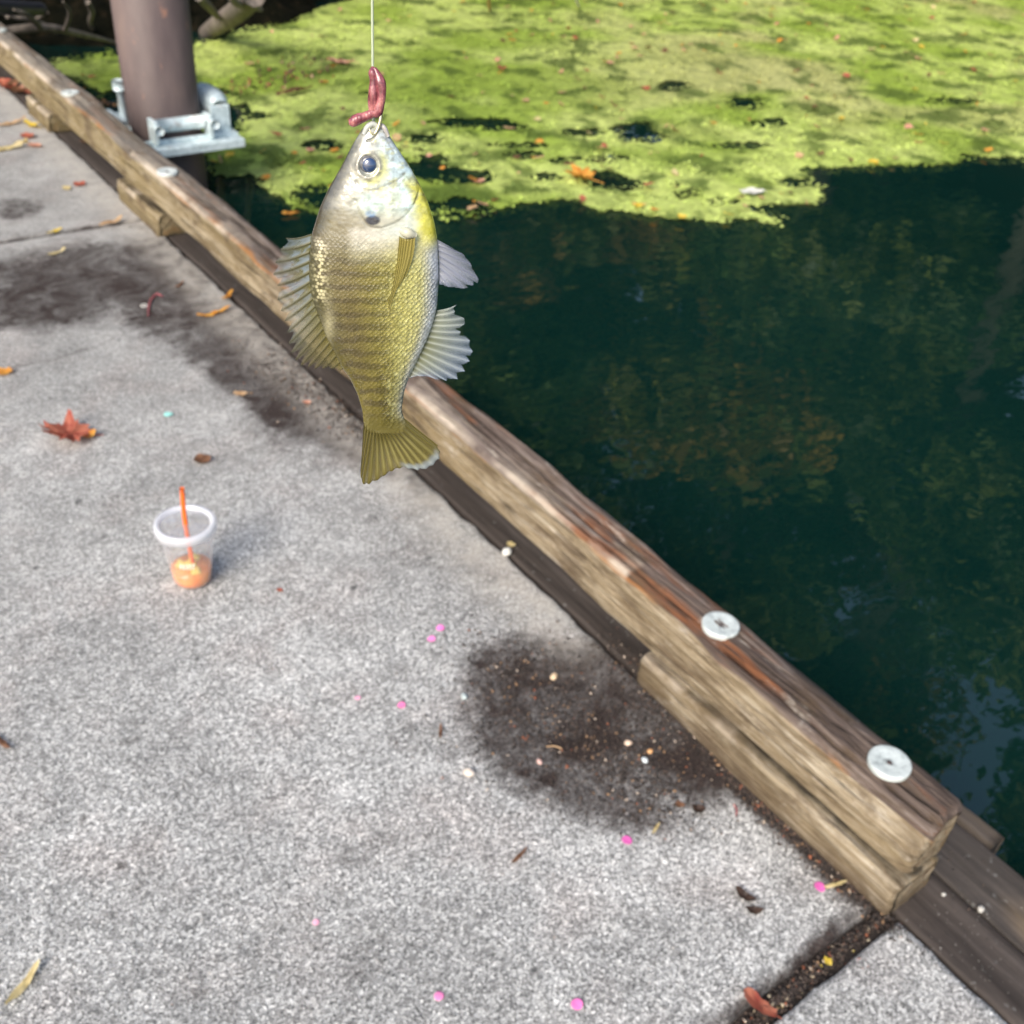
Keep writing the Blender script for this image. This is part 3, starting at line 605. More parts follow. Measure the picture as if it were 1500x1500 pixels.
tail_k = sm(470, 590, BY); C = lerp3(tail_k * .85, C, lerp3(sm(.6, 1.0, vfr), A_([.185, .150, .028]), A_([.33, .33, .22])))
n3 = fbm(BX / 20, BY / 5.5, 17, 4); n4 = fbm(BX / 9, BY / 2.6, 27, 3); bars = (.5 + .5 * np.sin((BY + 9 * (n1 - .5) + 5 * vfr) * 2 * math.pi / 19.5)) * .55 + n3 * .36 + n4 * .26
C = lerp3(sm(.50, .78, bars) * sm(.03, .12, vfr) * sm(.84, .50, vfr) * sm(325, 365, BY) * sm(640, 590, BY) * .58, C, A_([.060, .042, .020]))
up_k = sm(395, 330, BY)                          # shoulders: greyer and paler
C = lerp3(up_k * sm(.0, .2, vfr) * .85, C, lerp3(sm(.2, .7, vfr), A_([.17, .16, .115]), A_([.52, .50, .42])))
C = lerp3(sm(.26, .36, vfr) * sm(.75, .5, vfr) * sm(320, 335, BY) * sm(385, 350, BY) * .55, C, A_([.60, .58, .52]))
hd = sm(318, 292, BY)
HC_ = lerp3(sm(.10, .45, vfr), A_([.20, .195, .155]), A_([.40, .42, .37])); HC_ = lerp3(sm(.5, .78, vfr), HC_, A_([.60, .72, .72]))
C = lerp3(hd, C, HC_)
C = lerp3(np.exp(-((de - 23) / 6) ** 2) * sm(536, 556, BX + (BY - 239) * .6) * sm(205, 225, BY) * .9, C, A_([.52, .52, .20]))   # yellow ring below the eye
C = lerp3(np.exp(-((de - 17.5) / 3.0) ** 2) * .8, C, A_([.13, .12, .08]))
C = lerp3(np.exp(-(((BX - 578) / 22) ** 2 + ((BY - 285) / 17) ** 2)) * .85, C, A_([.66, .72, .52]))
C = lerp3(np.exp(-(((BX - 546) / 16) ** 2 + ((BY - 291) / 13) ** 2)) * .7, C, A_([.50, .74, .68]))
C = lerp3(np.exp(-(((BX - 600) / 12) ** 2 + ((BY - 275) / 36) ** 2)) * .8, C, A_([.58, .78, .84]))
C = lerp3(np.exp(-(((BX - 585) / 26) ** 2 + ((BY - 330) / 12) ** 2)) * .6, C, A_([.56, .66, .66]))
C = lerp3(sm(.78, .93, vfr + .1 * (n1 - .5)) * sm(245, 275, BY) * sm(372, 335, BY) * .95, C, A_([.72, .66, .055]))
C = lerp3(sm(13, 8, np.hypot((BX - 546), (BY - 315) * 1.5)), C, A_([.015, .022, .045]))
C = lerp3(sm(11, 4, np.hypot((BX - 543), (BY - 306) * 1.7)) * .7, C, A_([.10, .22, .42]))
gk = sm(.35, .6, fbm(BX / 12, BY / 12, 57, 2))
for dd, wd, k in ((dg, 2.0, .5 * gk), (dp, 2.2, .2 + .45 * gk), (dj, 1.8, .8), (dj2, 1.8, .3 * gk), (cdist(nose, BX, BY), 2, .5)): C = lerp3(np.exp(-(dd / wd) ** 2) * k, C, A_([.10, .085, .06]))
C = lerp3(sm(215, 190, BY) * sm(.35, .0, np.abs(vfr - .25)) * .6, C, A_([.50, .52, .46])); C = lerp3(sm(228, 196, BY) * sm(.55, .75, vfr) * .6, C, A_([.62, .64, .66]))
C = lerp3(sm(.52, .75, n2) * hd * .45, C, A_([.24, .22, .13]))
C = lerp3(sm(.55, .75, fbm(BX / 9, BY / 6, 37, 3)) * hd * sm(.3, .5, vfr) * .5, C, A_([.62, .60, .25]))
C = lerp3(sm(.16, .0, vfr) * sm(200, 240, BY) * sm(420, 330, BY) * .8, C, A_([.075, .062, .045]))
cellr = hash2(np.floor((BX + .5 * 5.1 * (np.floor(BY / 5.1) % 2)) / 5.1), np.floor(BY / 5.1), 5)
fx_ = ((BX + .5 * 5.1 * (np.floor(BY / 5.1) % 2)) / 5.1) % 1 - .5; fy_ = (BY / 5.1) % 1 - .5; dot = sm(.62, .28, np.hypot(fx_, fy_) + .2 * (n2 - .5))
glint_strip = dot * np.exp(-((BX - 470 + 5 * (n1 - .5)) / 10) ** 2) * sm(340, 352, BY) * sm(450, 425, BY)  # cream dots along the back, painted sun glints of wet scales
C = lerp3(glint_strip * np.clip((cellr > .38) * .9 + .25 * sm(372, 355, BY), 0, 1) * .9, C, A_([.80, .74, .60]))
C = lerp3(np.exp(-(((BX - 482) / 8) ** 2 + ((BY - 470) / 26) ** 2)) * .7, C, A_([.48, .44, .36]))
C = lerp3(np.exp(-(((BX - 585) / 34) ** 2 + ((BY - 440) / 90) ** 2)) * .28, C, A_([.80, .76, .34]))
C = lerp3(sm(.66, .9, cellr) * sm(350, 380, BY) * sm(.5, .7, vfr) * sm(1, .85, vfr) * .35, C, A_([.84, .82, .50]))
C = C * (1 - .04 * sm(345, 300, BY) * sm(.75, .5, vfr))[..., None]; C = C * (.78 + .44 * fbm(BX / 6, BY / 4, 47, 4))[..., None]
scl = sm(322, 360, BY) * sm(640, 600, BY) * (.35 + .65 * sm(.35, .6, vfr) * sm(350, 400, BY))
SC = scl.ravel()
def m_fish():
    t = NT('fish skin'); uv = t.n('UVMap').outputs[0]; c = t.attr('Col').outputs['Color']; k = t.attr('scales').outputs['Fac']
    mp = t.n('Mapping', i_Vector=uv, i_Rotation=(0, 0, math.radians(45))).outputs[0]
    v = t.vor(1, mp, 'F1', .46); d = v.outputs['Distance']
    up = t.n('SeparateXYZ', i_0=t.n('VectorMath', operation='SUBTRACT', i_0=mp, i_1=v.outputs['Position']).outputs[0])
    g = t.math('ADD', up.outputs[0], up.outputs[1])              # one flank of each scale is its free rim
    shade = t.math('MULTIPLY', t.rng(d, .25, .62, 0, 1), k)
    cell = t.n('SeparateColor', i_0=v.outputs['Color']).outputs[0]
    c = t.mix(t.math('MULTIPLY', k, t.rng(cell, 0, 1, 0, .5)), c, t.mix(1, c, (.62, .58, .5), 'MULTIPLY'))
    vis = t.rng(t.noise(38, 3), .35, .62, .02, .42)
    c = t.mix(t.math('MULTIPLY', shade, vis), c, t.mix(1, c, (.42, .38, .34), 'MULTIPLY'))
    ctr = t.math('MULTIPLY', t.rng(d, .34, .08, 0, 1), k)
    c = t.mix(t.math('MULTIPLY', ctr, t.rng(t.noise(22, 2), .35, .65, .05, .55)), c, t.mix(1, c, (1.45, 1.42, 1.2), 'MULTIPLY'))
    h = t.math('MULTIPLY', t.math('ADD', t.math('MULTIPLY', g, .45), t.rng(d, .3, .6, .35, 0)), k)
    h = t.math('ADD', h, t.math('MULTIPLY', t.noise(600, 3), .12))
    nb = t.bump(h, .7, .0009); t.put(t.b.inputs['Coat Normal'], t.bump(t.math('ADD', h, t.math('MULTIPLY', t.noise(140, 3), .5)), .8, .0008))
    return t.fin(Base_Color=c, Roughness=t.rng(t.noise(60, 3), .3, .7, .20, .40), Normal=nb, Specular_IOR_Level=.7, Metallic=.08, Coat_Weight=.8, Coat_Roughness=.10)
FISH = m_fish()
C = lerp3(sm(590, 626, BY) * .9, C, A_([.15, .125, .026]))
ol = sm(330, 380, BY) * sm(.95, .7, vfr); C = C * lerp3(ol, A_([1., 1., 1.]), A_([.80, .80, .58])); C = C * (1 + sm(345, 300, BY) * 1.1 * (fbm(BX / 9, BY / 7, 67, 4) - .55))[..., None]
C = lerp3(sm(600, 632, BY) * .5, C, A_([.12, .10, .02]))
UVp = np.stack([BX / 5.1, BY / 5.1], -1).reshape(-1, 2)
V = FP(BX, BY, BO).reshape(-1, 3); F = [tuple(q) for q in gridf(ny_, na, True)]
V = np.vstack([V, FP(A_([(xl[0] + xr[0]) / 2]), A_([178.]), A_([0.])), FP(A_([566.]), A_([636.]), A_([0.]))]); k = len(V) - 2
F += [(k, j, (j + 1) % na) for j in range(na)] + [(k + 1, (ny_ - 1) * na + (j + 1) % na, (ny_ - 1) * na + j) for j in range(na)]
Cc = np.vstack([C.reshape(-1, 3), C[0, 0], C[-1, 0]])
def fpart(name, V, F, m, **kw):
    par = kw.pop('par', fish)
    o = mesh(name, V, F, m, par, **kw); o.data.transform(Matrix.Translation(-Vector(F0))); return o
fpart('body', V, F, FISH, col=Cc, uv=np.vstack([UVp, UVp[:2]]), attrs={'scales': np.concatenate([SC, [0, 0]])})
# eye
def ball(px, py, off, r, fl=1.0, n=28, name='eye', m=None, colf=None, par=None):
    c = FP(A_([px]), A_([py]), A_([off]))[0]; V = []; F = []
    for i in range(n):
        a = math.pi * i / (n - 1)
        for j in range(n * 2): b = math.pi * j / n; V.append(c + S * r * (math.sin(a) * math.cos(b) * rv + math.sin(a) * math.sin(b) * upv + fl * math.cos(a) * nv_))
    V = np.array(V); F = gridf(n, 2 * n, True)[:, ::-1]
    return fpart(name, V, F, m, **({'par': par} if par else {}))
t = NT('fish iris'); t.fin(Base_Color=t.ramp(t.noise(500, 3), [(.3, (.05, .05, .055)), (.7, (.17, .17, .18))]), Roughness=.2, Coat_Weight=.6)
off_e = 23.0
eye = ball(540, 239, off_e - 6.5, 15.5, .62, m=t.m)
t2 = NT('fish pupil'); t2.fin(Base_Color=(.02, .045, .12), Roughness=.10, Specular_IOR_Level=.9, Coat_Weight=1.0, Coat_Roughness=.03); t2.b.inputs['Coat IOR'].default_value = 1.7
ball(541, 239, off_e - 2.2, 11.5, .6, name='pupil', m=t2.m, par=eye)
# fins: membrane grid between a base curve and a tip curve, ridged at every ray
def m_fin():
    t = NT('fin membrane'); c = t.attr('Col').outputs['Color']; t.fin(Base_Color=c, Roughness=.35, Coat_Weight=.2)
    tr = t.n('BsdfTranslucent', i_Color=c); mx = t.n('MixShader', i_0=.35, i_1=t.b, i_2=tr)
    al = t.math('SUBTRACT', 1.0, t.attr('solid').outputs['Fac']); m2 = t.n('MixShader', i_0=al, i_1=mx, i_2=t.n('BsdfTransparent')); t.t.links.new(m2.outputs[0], t.out.inputs[0]); return t.m
FIN = m_fin()
def fin(name, base, tip, rays, colf, nu=220, nv=26, off0=0., off1=0., bend=(0, 0), sharp=3.0, notch=0., ripple=1.2, lab=None):
    B = crom(base, nu); T = crom(tip, nu) if len(tip) < 30 else np.asarray(tip)
    u = np.linspace(0, 1, nu)[:, None]; v = np.linspace(0, 1, nv)[None]
    ph = np.abs(((u * rays) % 1) - .5) * 2                   # 1 on a ray, 0 midway between
    rv_ = hash2(np.floor(u * rays + .5), np.zeros_like(u), len(name)); ext = 1 - notch * (1 - ph ** 1.3) * (.45 + .8 * rv_) - .09 * rv_ * (notch > .04)
    vv = v * ext
    X = B[:, 0:1] + (T[:, 0:1] - B[:, 0:1]) * vv + bend[0] * np.sin(v * math.pi); Yp = B[:, 1:2] + (T[:, 1:2] - B[:, 1:2]) * vv + bend[1] * np.sin(v * math.pi)
    ray_ = np.clip(ph, 0, 1) ** sharp; th_ = (.45 + 1.1 * ray_ * (1 - .6 * v)) 
    wave = ripple * np.sin(u * 9 + v * 2) * v + off0 + (off1 - off0) * v
    col = colf(u + 0 * v, v + 0 * u, ray_ + 0 * v); solid = np.clip(.74 + .40 * ray_ - .48 * v * (name not in ('pectoral_fin', 'tail_fin')) - .15 * v, 0, 1) + 0 * u
    Vf = FP(X, Yp, wave + th_ ).reshape(-1, 3); Vb = FP(X, Yp, wave - th_).reshape(-1, 3)
    G = gridf(nu, nv); n_ = nu * nv; F = np.vstack([G, (G + n_)[:, ::-1]])
    ring = [i * nv for i in range(nu)] + [(nu - 1) * nv + j for j in range(1, nv)] + [i * nv + nv - 1 for i in range(nu - 2, -1, -1)] + [j for j in range(nv - 2, 0, -1)]
    r = np.array(ring); F = np.vstack([F, np.stack([np.roll(r, -1), r, r + n_, np.roll(r, -1) + n_], -1)])
    o = fpart(name, np.vstack([Vf, Vb]), F, FIN, col=np.vstack([col.reshape(-1, 3)] * 2), attrs={'solid': np.tile(solid.ravel(), 2)})
    if lab: o['label'] = lab
    return o
def c_dorsal(u, v, r):
    a = lerp3(v, A_([.19, .18, .055]), A_([.24, .26, .22])); a = lerp3(sm(.45, .75, u), a, lerp3(v, A_([.17, .15, .035]), A_([.22, .19, .10])))
    a = lerp3(sm(.2, .9, r) * .75, a, A_([.055, .05, .018])); n = fbm(u * 30, v * 6, 4); a = lerp3(sm(.3, .6, n) * sm(.65, .2, u) * sm(.6, .1, r) * .75, a, A_([.34, .42, .50]))
    return a
fin('dorsal_fin', [(458, 342), (454, 375), (456, 410), (460, 440), (470, 465), (480, 492), (492, 515), (504, 538)],
    [(416, 349), (402, 380), (399, 410), (406, 442), (413, 470), (418, 500), (422, 526), (436, 540), (455, 543), (476, 542), (497, 542)], 17, c_dorsal, nu=300, notch=.17, bend=(-2, 3), off0=0, off1=-3, sharp=2.2)
def c_pelvic(u, v, r):
    a = lerp3(v, A_([.42, .44, .50]), A_([.38, .42, .54])); return lerp3(r * .8, a, A_([.16, .18, .26]))
fin('pelvic_fin', [(640, 350), (642, 368), (643, 388), (643, 408)], [(662, 360), (682, 372), (694, 391), (702, 414), (684, 419), (660, 418), (643, 414)], 7, c_pelvic, nu=160, notch=.06, off0=4, off1=14, sharp=2.5)
def c_anal(u, v, r):
    a = lerp3(v, A_([.26, .27, .12]), A_([.30, .38, .54])); a = lerp3(sm(.5, .2, u) * .5, a, A_([.40, .44, .36])); return lerp3(r * .5 * (1 - .4 * v), a, A_([.60, .64, .60]))
fin('anal_fin', [(640, 455), (634, 474), (626, 494), (618, 514), (608, 532), (598, 552)],
    [(671, 444), (668, 456), (684, 468), (676, 480), (687, 494), (693, 512), (692, 530), (684, 548), (668, 559), (646, 556), (622, 550), (603, 551)], 13, c_anal, nu=240, notch=.10, off0=0, off1=5, sharp=2.0, bend=(1, 1))
def c_tail(u, v, r):
    a = lerp3(v, A_([.105, .088, .016]), A_([.165, .135, .028])); a = lerp3(sm(.75, 1.0, u) * .4, a, A_([.13, .12, .035]))
    a = lerp3(r * .5 * sm(.1, .4, v) * sm(.98, .8, v) * sm(.15, .4, u) * sm(.95, .8, u), a, A_([.44, .40, .16])); return lerp3(sm(.82, .93, v) * sm(.52, .62, u) * sm(.97, .85, u) * .75, a, A_([.40, .46, .50]))
fin('tail_fin', [(533, 618), (548, 628), (562, 632), (576, 628), (591, 612)], [(529, 676), (528, 694), (534, 710), (553, 703), (571, 691), (590, 684), (612, 687), (631, 682), (645, 668), (641, 652)], 15, c_tail, nu=260, notch=.035, off0=0, off1=3, sharp=1.6, bend=(0, 0), ripple=2.5)
def c_pect(u, v, r):
    a = lerp3(v, A_([.40, .34, .08]), A_([.38, .34, .10])); return lerp3(r * .55, a, A_([.17, .13, .035]))
pf = fin('pectoral_fin', [(584, 338), (590, 341), (598, 342), (607, 340)], [(568, 436), (570, 444), (578, 420), (594, 396)], 6, c_pect, nu=120, nv=40, off0=40, off1=38, sharp=1.6, bend=(3, 0), notch=.02, ripple=1.)
V, F = tube_vf([FP(A_([x]), A_([y]), A_([o_]))[0] for x, y, o_ in [(586, 330, 36), (596, 333, 40), (608, 337, 38)]], [S * 4, S * 8, S * 4], 20, 14)
fpart('pectoral_base', V, F, m_vcol('fin base skin', .35), col=np.tile([.48, .47, .36], (len(V), 1)))
V, F = tube_vf([FP(A_([x]), A_([y]), A_([o_]))[0] for x, y, o_ in [(533, 196, 10), (538, 186, 9), (545, 181, 8), (551, 183, 8), (553, 189, 9)]], [S * 3.2, S * 4.6, S * 4.4, S * 3.6, S * 2], 24, 14)
fpart('upper_lip', V, F, m_vcol('lip skin', .3), col=np.tile([.42, .44, .40], (len(V), 1)))
V, F = tube_vf([FP(A_([x]), A_([y]), A_([o_]))[0] for x, y, o_ in [(569, 199, 9), (564, 188, 8), (559, 183, 6), (556, 187, 8)]], [S * 2.6, S * 3.4, S * 3, S * 2], 20, 14)
fpart('lower_lip', V, F, bpy.data.materials['lip skin'], col=np.tile([.36, .34, .32], (len(V), 1)))

# line, hook and worm
def fp1(x, y, o_=0): return FP(A_([float(x)]), A_([float(y)]), A_([float(o_)]))[0]
t = NT('nylon line'); t.fin(Base_Color=(.62, .70, .50), Roughness=.3, Transmission_Weight=.3)
top = fp1(546, 97, 4); V, F = tube_vf([top + np.array([0, 0, .62]), top + np.array([0, 0, .3]), top, fp1(549, 120, 4)], .00052, 20, 8)
line = tag(rel(mesh('fishing_line', V, F, t.m), tuple(top)), 'thin pale fishing line running straight up from the worm', 'fishing line')
t = NT('gold hook wire'); t.fin(Base_Color=(.74, .66, .42), Roughness=.25, Metallic=.8)
V, F = tube_vf([fp1(550, 110, 4), fp1(556, 140, 5), fp1(558, 165, 9), fp1(555, 182, 11), fp1(549, 194, 13), fp1(543, 192, 14), fp1(541, 186, 14)], [.0004, .0006, .0007, .0007, .0006, .0005, .0001], 40, 10)
tag(rel(mesh('fish_hook', V, F, t.m), tuple(fp1(556, 178, 10))), 'small pale gold hook through the lip of the fish', 'hook')
def m_worm():
    t = NT('worm flesh'); c = t.ramp(t.noise(190, 5, .65), [(.34, (.10, .022, .032)), (.48, (.25, .065, .080)), (.60, (.42, .15, .15)), (.72, (.66, .33, .24))])
    w_ = t.n('TexWave', i_Vector=t.co(), i_Scale=260, i_Distortion=3.0)
    return t.fin(Base_Color=c, Roughness=.22, Subsurface_Weight=.25, Subsurface_Radius=(.006, .002, .001), Coat_Weight=.5, Normal=t.bump(t.math('ADD', t.math('MULTIPLY', w_.outputs[1], .4), t.noise(300, 3)), .3, .0006))
WORM = m_worm()
pw = [((546, 97, 5), 2.5), ((546, 106, 6), 6.5), ((547, 118, 7), 7.5), ((547, 135, 7), 7.8), ((546, 150, 7), 8), ((547, 163, 8), 8), ((553, 163, 9), 7.5), ((557, 150, 10), 8), ((559, 135, 10), 8), ((557, 120, 8), 8), ((552, 106, 7), 6), ((548, 99, 6), 3)]
a = tube_vf([fp1(*q) for q, _ in pw], [r_ * S * .86 * (1 + .16 * math.sin(i_ * 2.3)) for i_, (_, r_) in enumerate(pw)], 90, 18)
pw = [((550, 160, 8), 5), ((543, 166, 9), 7), ((534, 170, 10), 7.5), ((525, 173, 10), 8.5), ((517, 177, 11), 8.5), ((511, 177, 11), 4)]
b = tube_vf([fp1(*q) for q, _ in pw], [r_ * S * .9 * (1 + .18 * math.sin(i_ * 3.1)) for i_, (_, r_) in enumerate(pw)], 50, 18)
tag(rel(mesh('worm', *join([a, b]), WORM), tuple(fp1(550, 150, 8))), 'pink earthworm threaded on the hook above the fish mouth', 'worm')

# ------------------------------------------------------------------ small things lying about
def leaf_vf(kind, size, seed, curl=.25):
    r = np.random.default_rng(seed)
    if kind == 'maple':
        pts = [];  lob = [(-2.5, .55), (-1.95, .34), (-1.55, .80), (-1.05, .36), (-.55, .92), (-.28, .42), (0, 1.0), (.28, .42), (.55, .92), (1.05, .36), (1.55, .80), (1.95, .34), (2.5, .55), (3.0, .22)]
        for a, q in lob:
            q *= r.uniform(.85, 1.12); q = .52 + .5 * q
            pts.append((math.sin(a - .1) * q * .86, math.cos(a - .1) * q * .86)); pts.append((math.sin(a) * q, math.cos(a) * q)); pts.append((math.sin(a + .1) * q * .84, math.cos(a + .1) * q * .84))
    elif kind == 'oval':
        pts = [(math.sin(a) * .45 * (1 + .15 * math.cos(a)), math.cos(a)) for a in np.linspace(-math.pi, math.pi, 20, endpoint=False)]
    elif kind == 'blade':
        pts = [(math.sin(a) * .17, math.cos(a)) for a in np.linspace(-math.pi, math.pi, 18, endpoint=False)]
    else:
        pts = [(math.sin(a) * r.uniform(.5, 1), math.cos(a) * r.uniform(.5, 1)) for a in np.linspace(-math.pi, math.pi, 11, endpoint=False)]
    pts = np.array(pts) * size; V = [(0, 0)]; k = len(pts)
    V = np.vstack([[(0, 0)], pts * .5, pts])
    z = curl * (np.abs(V[:, 0]) ** 1.5 / (size ** .5)) + curl * .8 * V[:, 1] ** 2 / size + .06 * size * r.normal(size=len(V))
    z += .10 * size * np.sin(V[:, 0] / size * 5 + seed) * (kind == 'maple'); z -= z.min(); V3 = np.column_stack([V, z]); F = []
    for j in range(k):
        j2 = (j + 1) % k; F.append((0, 1 + j, 1 + j2)); F.append((1 + j, 1 + k + j, 1 + k + j2, 1 + j2))
    if kind in ('maple', 'oval'):
        st, sf = tube_vf([(0, -.2 * size, V3[0, 2] + .002), (.03 * size, -.8 * size, .004 + size * .06), (.12 * size, -1.35 * size, .003)], size * .025, 8, 5)
        return join([(V3, F), (st, sf)])
    return V3, F
LM = {}
def lm(key):
    if key not in LM:
        c = {'red': ((.34, .055, .035), (.56, .20, .12)), 'orange': ((.62, .22, .03), (.78, .42, .08)), 'yellow': ((.66, .46, .03), (.82, .62, .12)), 'tan': ((.48, .28, .13), (.66, .46, .27)),
             'brown': ((.12, .055, .028), (.26, .13, .07)), 'dark': ((.035, .022, .016), (.08, .045, .03)), 'pink': ((.58, .24, .16), (.74, .42, .30)), 'white': ((.70, .68, .62), (.85, .84, .80)), 'straw': ((.58, .46, .20), (.74, .62, .34)), 'green': ((.20, .28, .05), (.4, .45, .12))}[key]
        LM[key] = m_leafc('leaf ' + key, *c, sc=40)
    return LM[key]
def putleaf(px, py, kind, sizepx, rot, colk, label, z=0.0, curl=.25, cat='leaf', name='fallen_leaf', tilt=(0, 0), group=None):
    p = P(px, py, z); dist = np.linalg.norm(p - CAM); size = sizepx / 2 * dist / FOC * 1.15
    o = mesh(name, *leaf_vf(kind, size, int(px * 7 + py), curl), lm(colk)); o.location = (p[0], p[1], z + .002); o.rotation_euler = (tilt[0], tilt[1], rot)
    return tag(o, label, cat, group)
L_ = putleaf
L_(104, 644, 'maple', 70, 1.3, 'red', 'large red maple leaf curled on the slab left of the cup', curl=.5, tilt=(.12, .05))
L_(130, 640, 'chip', 22, .5, 'orange', 'small orange leaf scrap touching the large red maple leaf', curl=.5, name='leaf_scrap', z=.006)
L_(297, 676, 'chip', 26, .3, 'brown', 'small rust brown leaf scrap on the concrete above the straw', name='leaf_scrap', curl=.4)
L_(313, 461, 'blade', 44, -1.45, 'orange', 'narrow orange and yellow leaf beside the dark stain left of the fish')
L_(333, 436, 'blade', 28, -.9, 'orange', 'short orange leaf close to the dark edge plank left of the fish')
L_(7, 547, 'chip', 24, 0, 'orange', 'orange leaf cut by the left edge of the photo', name='leaf_scrap')
L_(83, 373, 'blade', 26, -1.2, 'straw', 'small straw coloured leaf just below the far slab joint')
L_(98, 277, 'chip', 14, 0, 'straw', 'pale yellow leaf scrap touching a red one on the far slab', name='leaf_scrap')
L_(116, 272, 'chip', 18, 0, 'red', 'red leaf scrap touching a pale yellow one on the far slab', name='leaf_scrap')
L_(47, 186, 'oval', 20, .5, 'yellow', 'bright yellow leaf near the top left of the dock', curl=.6)
L_(15, 183, 'blade', 40, -1.25, 'tan', 'tan leaf lying just left of the bright yellow leaf')
L_(16, 219, 'blade', 44, -1.3, 'straw', 'long straw coloured leaf below the tan one at the left edge')
L_(40, 201, 'chip', 22, 0, 'red', 'red leaf scrap right below the bright yellow leaf', name='leaf_scrap')
L_(52, 215, 'chip', 18, .8, 'pink', 'pinkish leaf scrap below the red one at top left', name='leaf_scrap')
L_(80, 341, 'blade', 22, -1.2, 'yellow', 'yellowish leaf lying in the far slab joint, the left one of two')
L_(163, 329, 'blade', 34, -1.2, 'tan', 'tan leaf lying in the far slab joint, the right one of two')
L_(215, 321, 'chip', 14, 0, 'red', 'reddish leaf scrap where the far joint meets the edge plank', name='leaf_scrap')
for i, (x, y) in enumerate([(4, 124), (18, 128), (32, 132), (44, 138), (52, 146), (26, 136), (60, 150), (12, 130)]):
    L_(x, y, 'chip', 20, i, ['red', 'brown', 'pink', 'red'][i % 4], 'curled reddish leaf in the row drifted against the far curb', name='leaf_scrap', curl=.5, group='leaves drifted against the far curb')
L_(128, 210, 'chip', 18, 0, 'brown', 'brown leaf scrap in the shade of the curb beyond the far slab', name='leaf_scrap')
L_(353, 579, 'oval', 18, 1, 'tan', 'small tan leaf on the dark stain below the dorsal fin')
L_(450, 591, 'chip', 12, 1, 'pink', 'tiny pinkish leaf scrap just left of the fish tail stalk', name='leaf_scrap')
L_(263, 419, 'blade', 22, -.9, 'brown', 'short brown twig like leaf above the pink worm piece')
L_(1018, 1063, 'oval', 40, .75, 'tan', 'curled tan leaf resting against the near spacer block', curl=.9)
L_(36, 1445, 'blade', 54, -.95, 'straw', 'long straw coloured blade near the bottom left corner')
L_(1222, 1298, 'blade', 30, -1.9, 'straw', 'thin straw sliver beside a magenta confetti dot', curl=.1)
L_(1110, 1474, 'oval', 46, .45, 'red', 'small oval red leaf lying in the near joint at the bottom edge', curl=.3, tilt=(.25, .2))
L_(960, 1216, 'blade', 20, -1.2, 'straw', 'tiny pale grass sliver at the lower rim of the soil stain')
L_(645, 1076, 'blade', 24, -.6, 'brown', 'small brown sliver left of the soil stain', curl=.5)
L_(1090, 1316, 'oval', 26, .3, 'dark', 'dark brown crumpled leaf on the clean slab near the curb end, upper of two', curl=.9)
L_(1104, 1336, 'oval', 20, .9, 'dark', 'dark brown crumpled leaf on the clean slab near the curb end, lower of two', curl=.8)
L_(760, 1256, 'blade', 30, -1.3, 'brown', 'thin brown sliver below the soil stain')
L_(1022, 1188, 'chip', 20, 1.3, 'dark', 'dark scrap at the right rim of the soil stain', name='leaf_scrap', curl=.6)
L_(994, 1180, 'chip', 16, .4, 'brown', 'brown scrap left of a dark one at the right rim of the stain', name='leaf_scrap', curl=.6)
L_(4, 1090, 'blade', 34, .3, 'brown', 'brown sliver at the very left edge below the middle')
L_(410, 866, 'chip', 9, 0, 'red', 'tiny red scrap to the right of the cup', name='leaf_scrap')
L_(748, 800, 'chip', 14, 0, 'straw', 'yellow fleck beside the white pebble on the slab edge', name='leaf_scrap')
L_(1262, 1415, 'chip', 15, 0, 'red', 'red leaf scrap in the middle of the near joint', name='leaf_scrap', z=-.006)
L_(1212, 1410, 'chip', 13, 0, 'yellow', 'yellow leaf scrap in the near joint beside a red one', name='leaf_scrap', z=-.006)
def pebble(px, py, spx, c, label, z=0., flat=.6, name='pebble', cat='pebble'):
    p = P(px, py, z); s = spx / 2 * np.linalg.norm(p - CAM) / FOC; V = []; n = 10
    for i in range(n):
        a = math.pi * i / (n - 1)
        for j in range(14):
            b = 2 * math.pi * j / 14; q = 1 + .22 * (mnoise.noise(Vector((math.cos(b) * 1.3 + px, math.sin(b) * 1.3, a))))
            V.append((math.sin(a) * math.cos(b) * s * q, math.sin(a) * math.sin(b) * s * q * .75, math.cos(a) * s * flat * q))
    o = mesh(name, V, gridf(n, 14, True)[:, ::-1], plain('stone ' + label[:24], c, .5, .15)); o.location = (p[0], p[1], z + s * flat * .7); o.rotation_euler[2] = px
    return tag(o, label, cat)
pebble(742, 811, 17, (.72, .71, .66), 'white pebble on the edge of the slab beside the dark plank')
pebble(944, 1115, 11, (.62, .68, .70), 'pale bluish pebble in the soil stain near the block')
pebble(952, 1102, 10, (.66, .36, .16), 'orange brown pebble touching the pale bluish one')
pebble(920, 1090, 12, (.72, .55, .42), 'pinkish tan pebble in the soil, left of the bluish one')
pebble(811, 993, 14, (.62, .46, .30), 'tan seed lying alone in the upper part of the soil stain', name='seed', cat='seed')
pebble(687, 1134, 17, (.66, .58, .50), 'pale tan seed husk on the left rim of the soil stain', name='seed', cat='seed')
pebble(680, 1022, 12, (.40, .46, .46), 'grey pebble at the left rim of the soil stain')
pebble(790, 1117, 10, (.55, .36, .32), 'pinkish brown pebble in the lower left of the soil stain')
pebble(1382, 1311, 6, (.55, .54, .50), 'white speck on the dark plank beyond the curb end, left one', z=-.003)
pebble(1436, 1333, 11, (.48, .46, .42), 'pale flake in the seam between the two dark planks', z=-.004)
pebble(1290, 1345 - 30, 8, (.66, .64, .60), 'white grit grain by the corner of the near block', z=0)
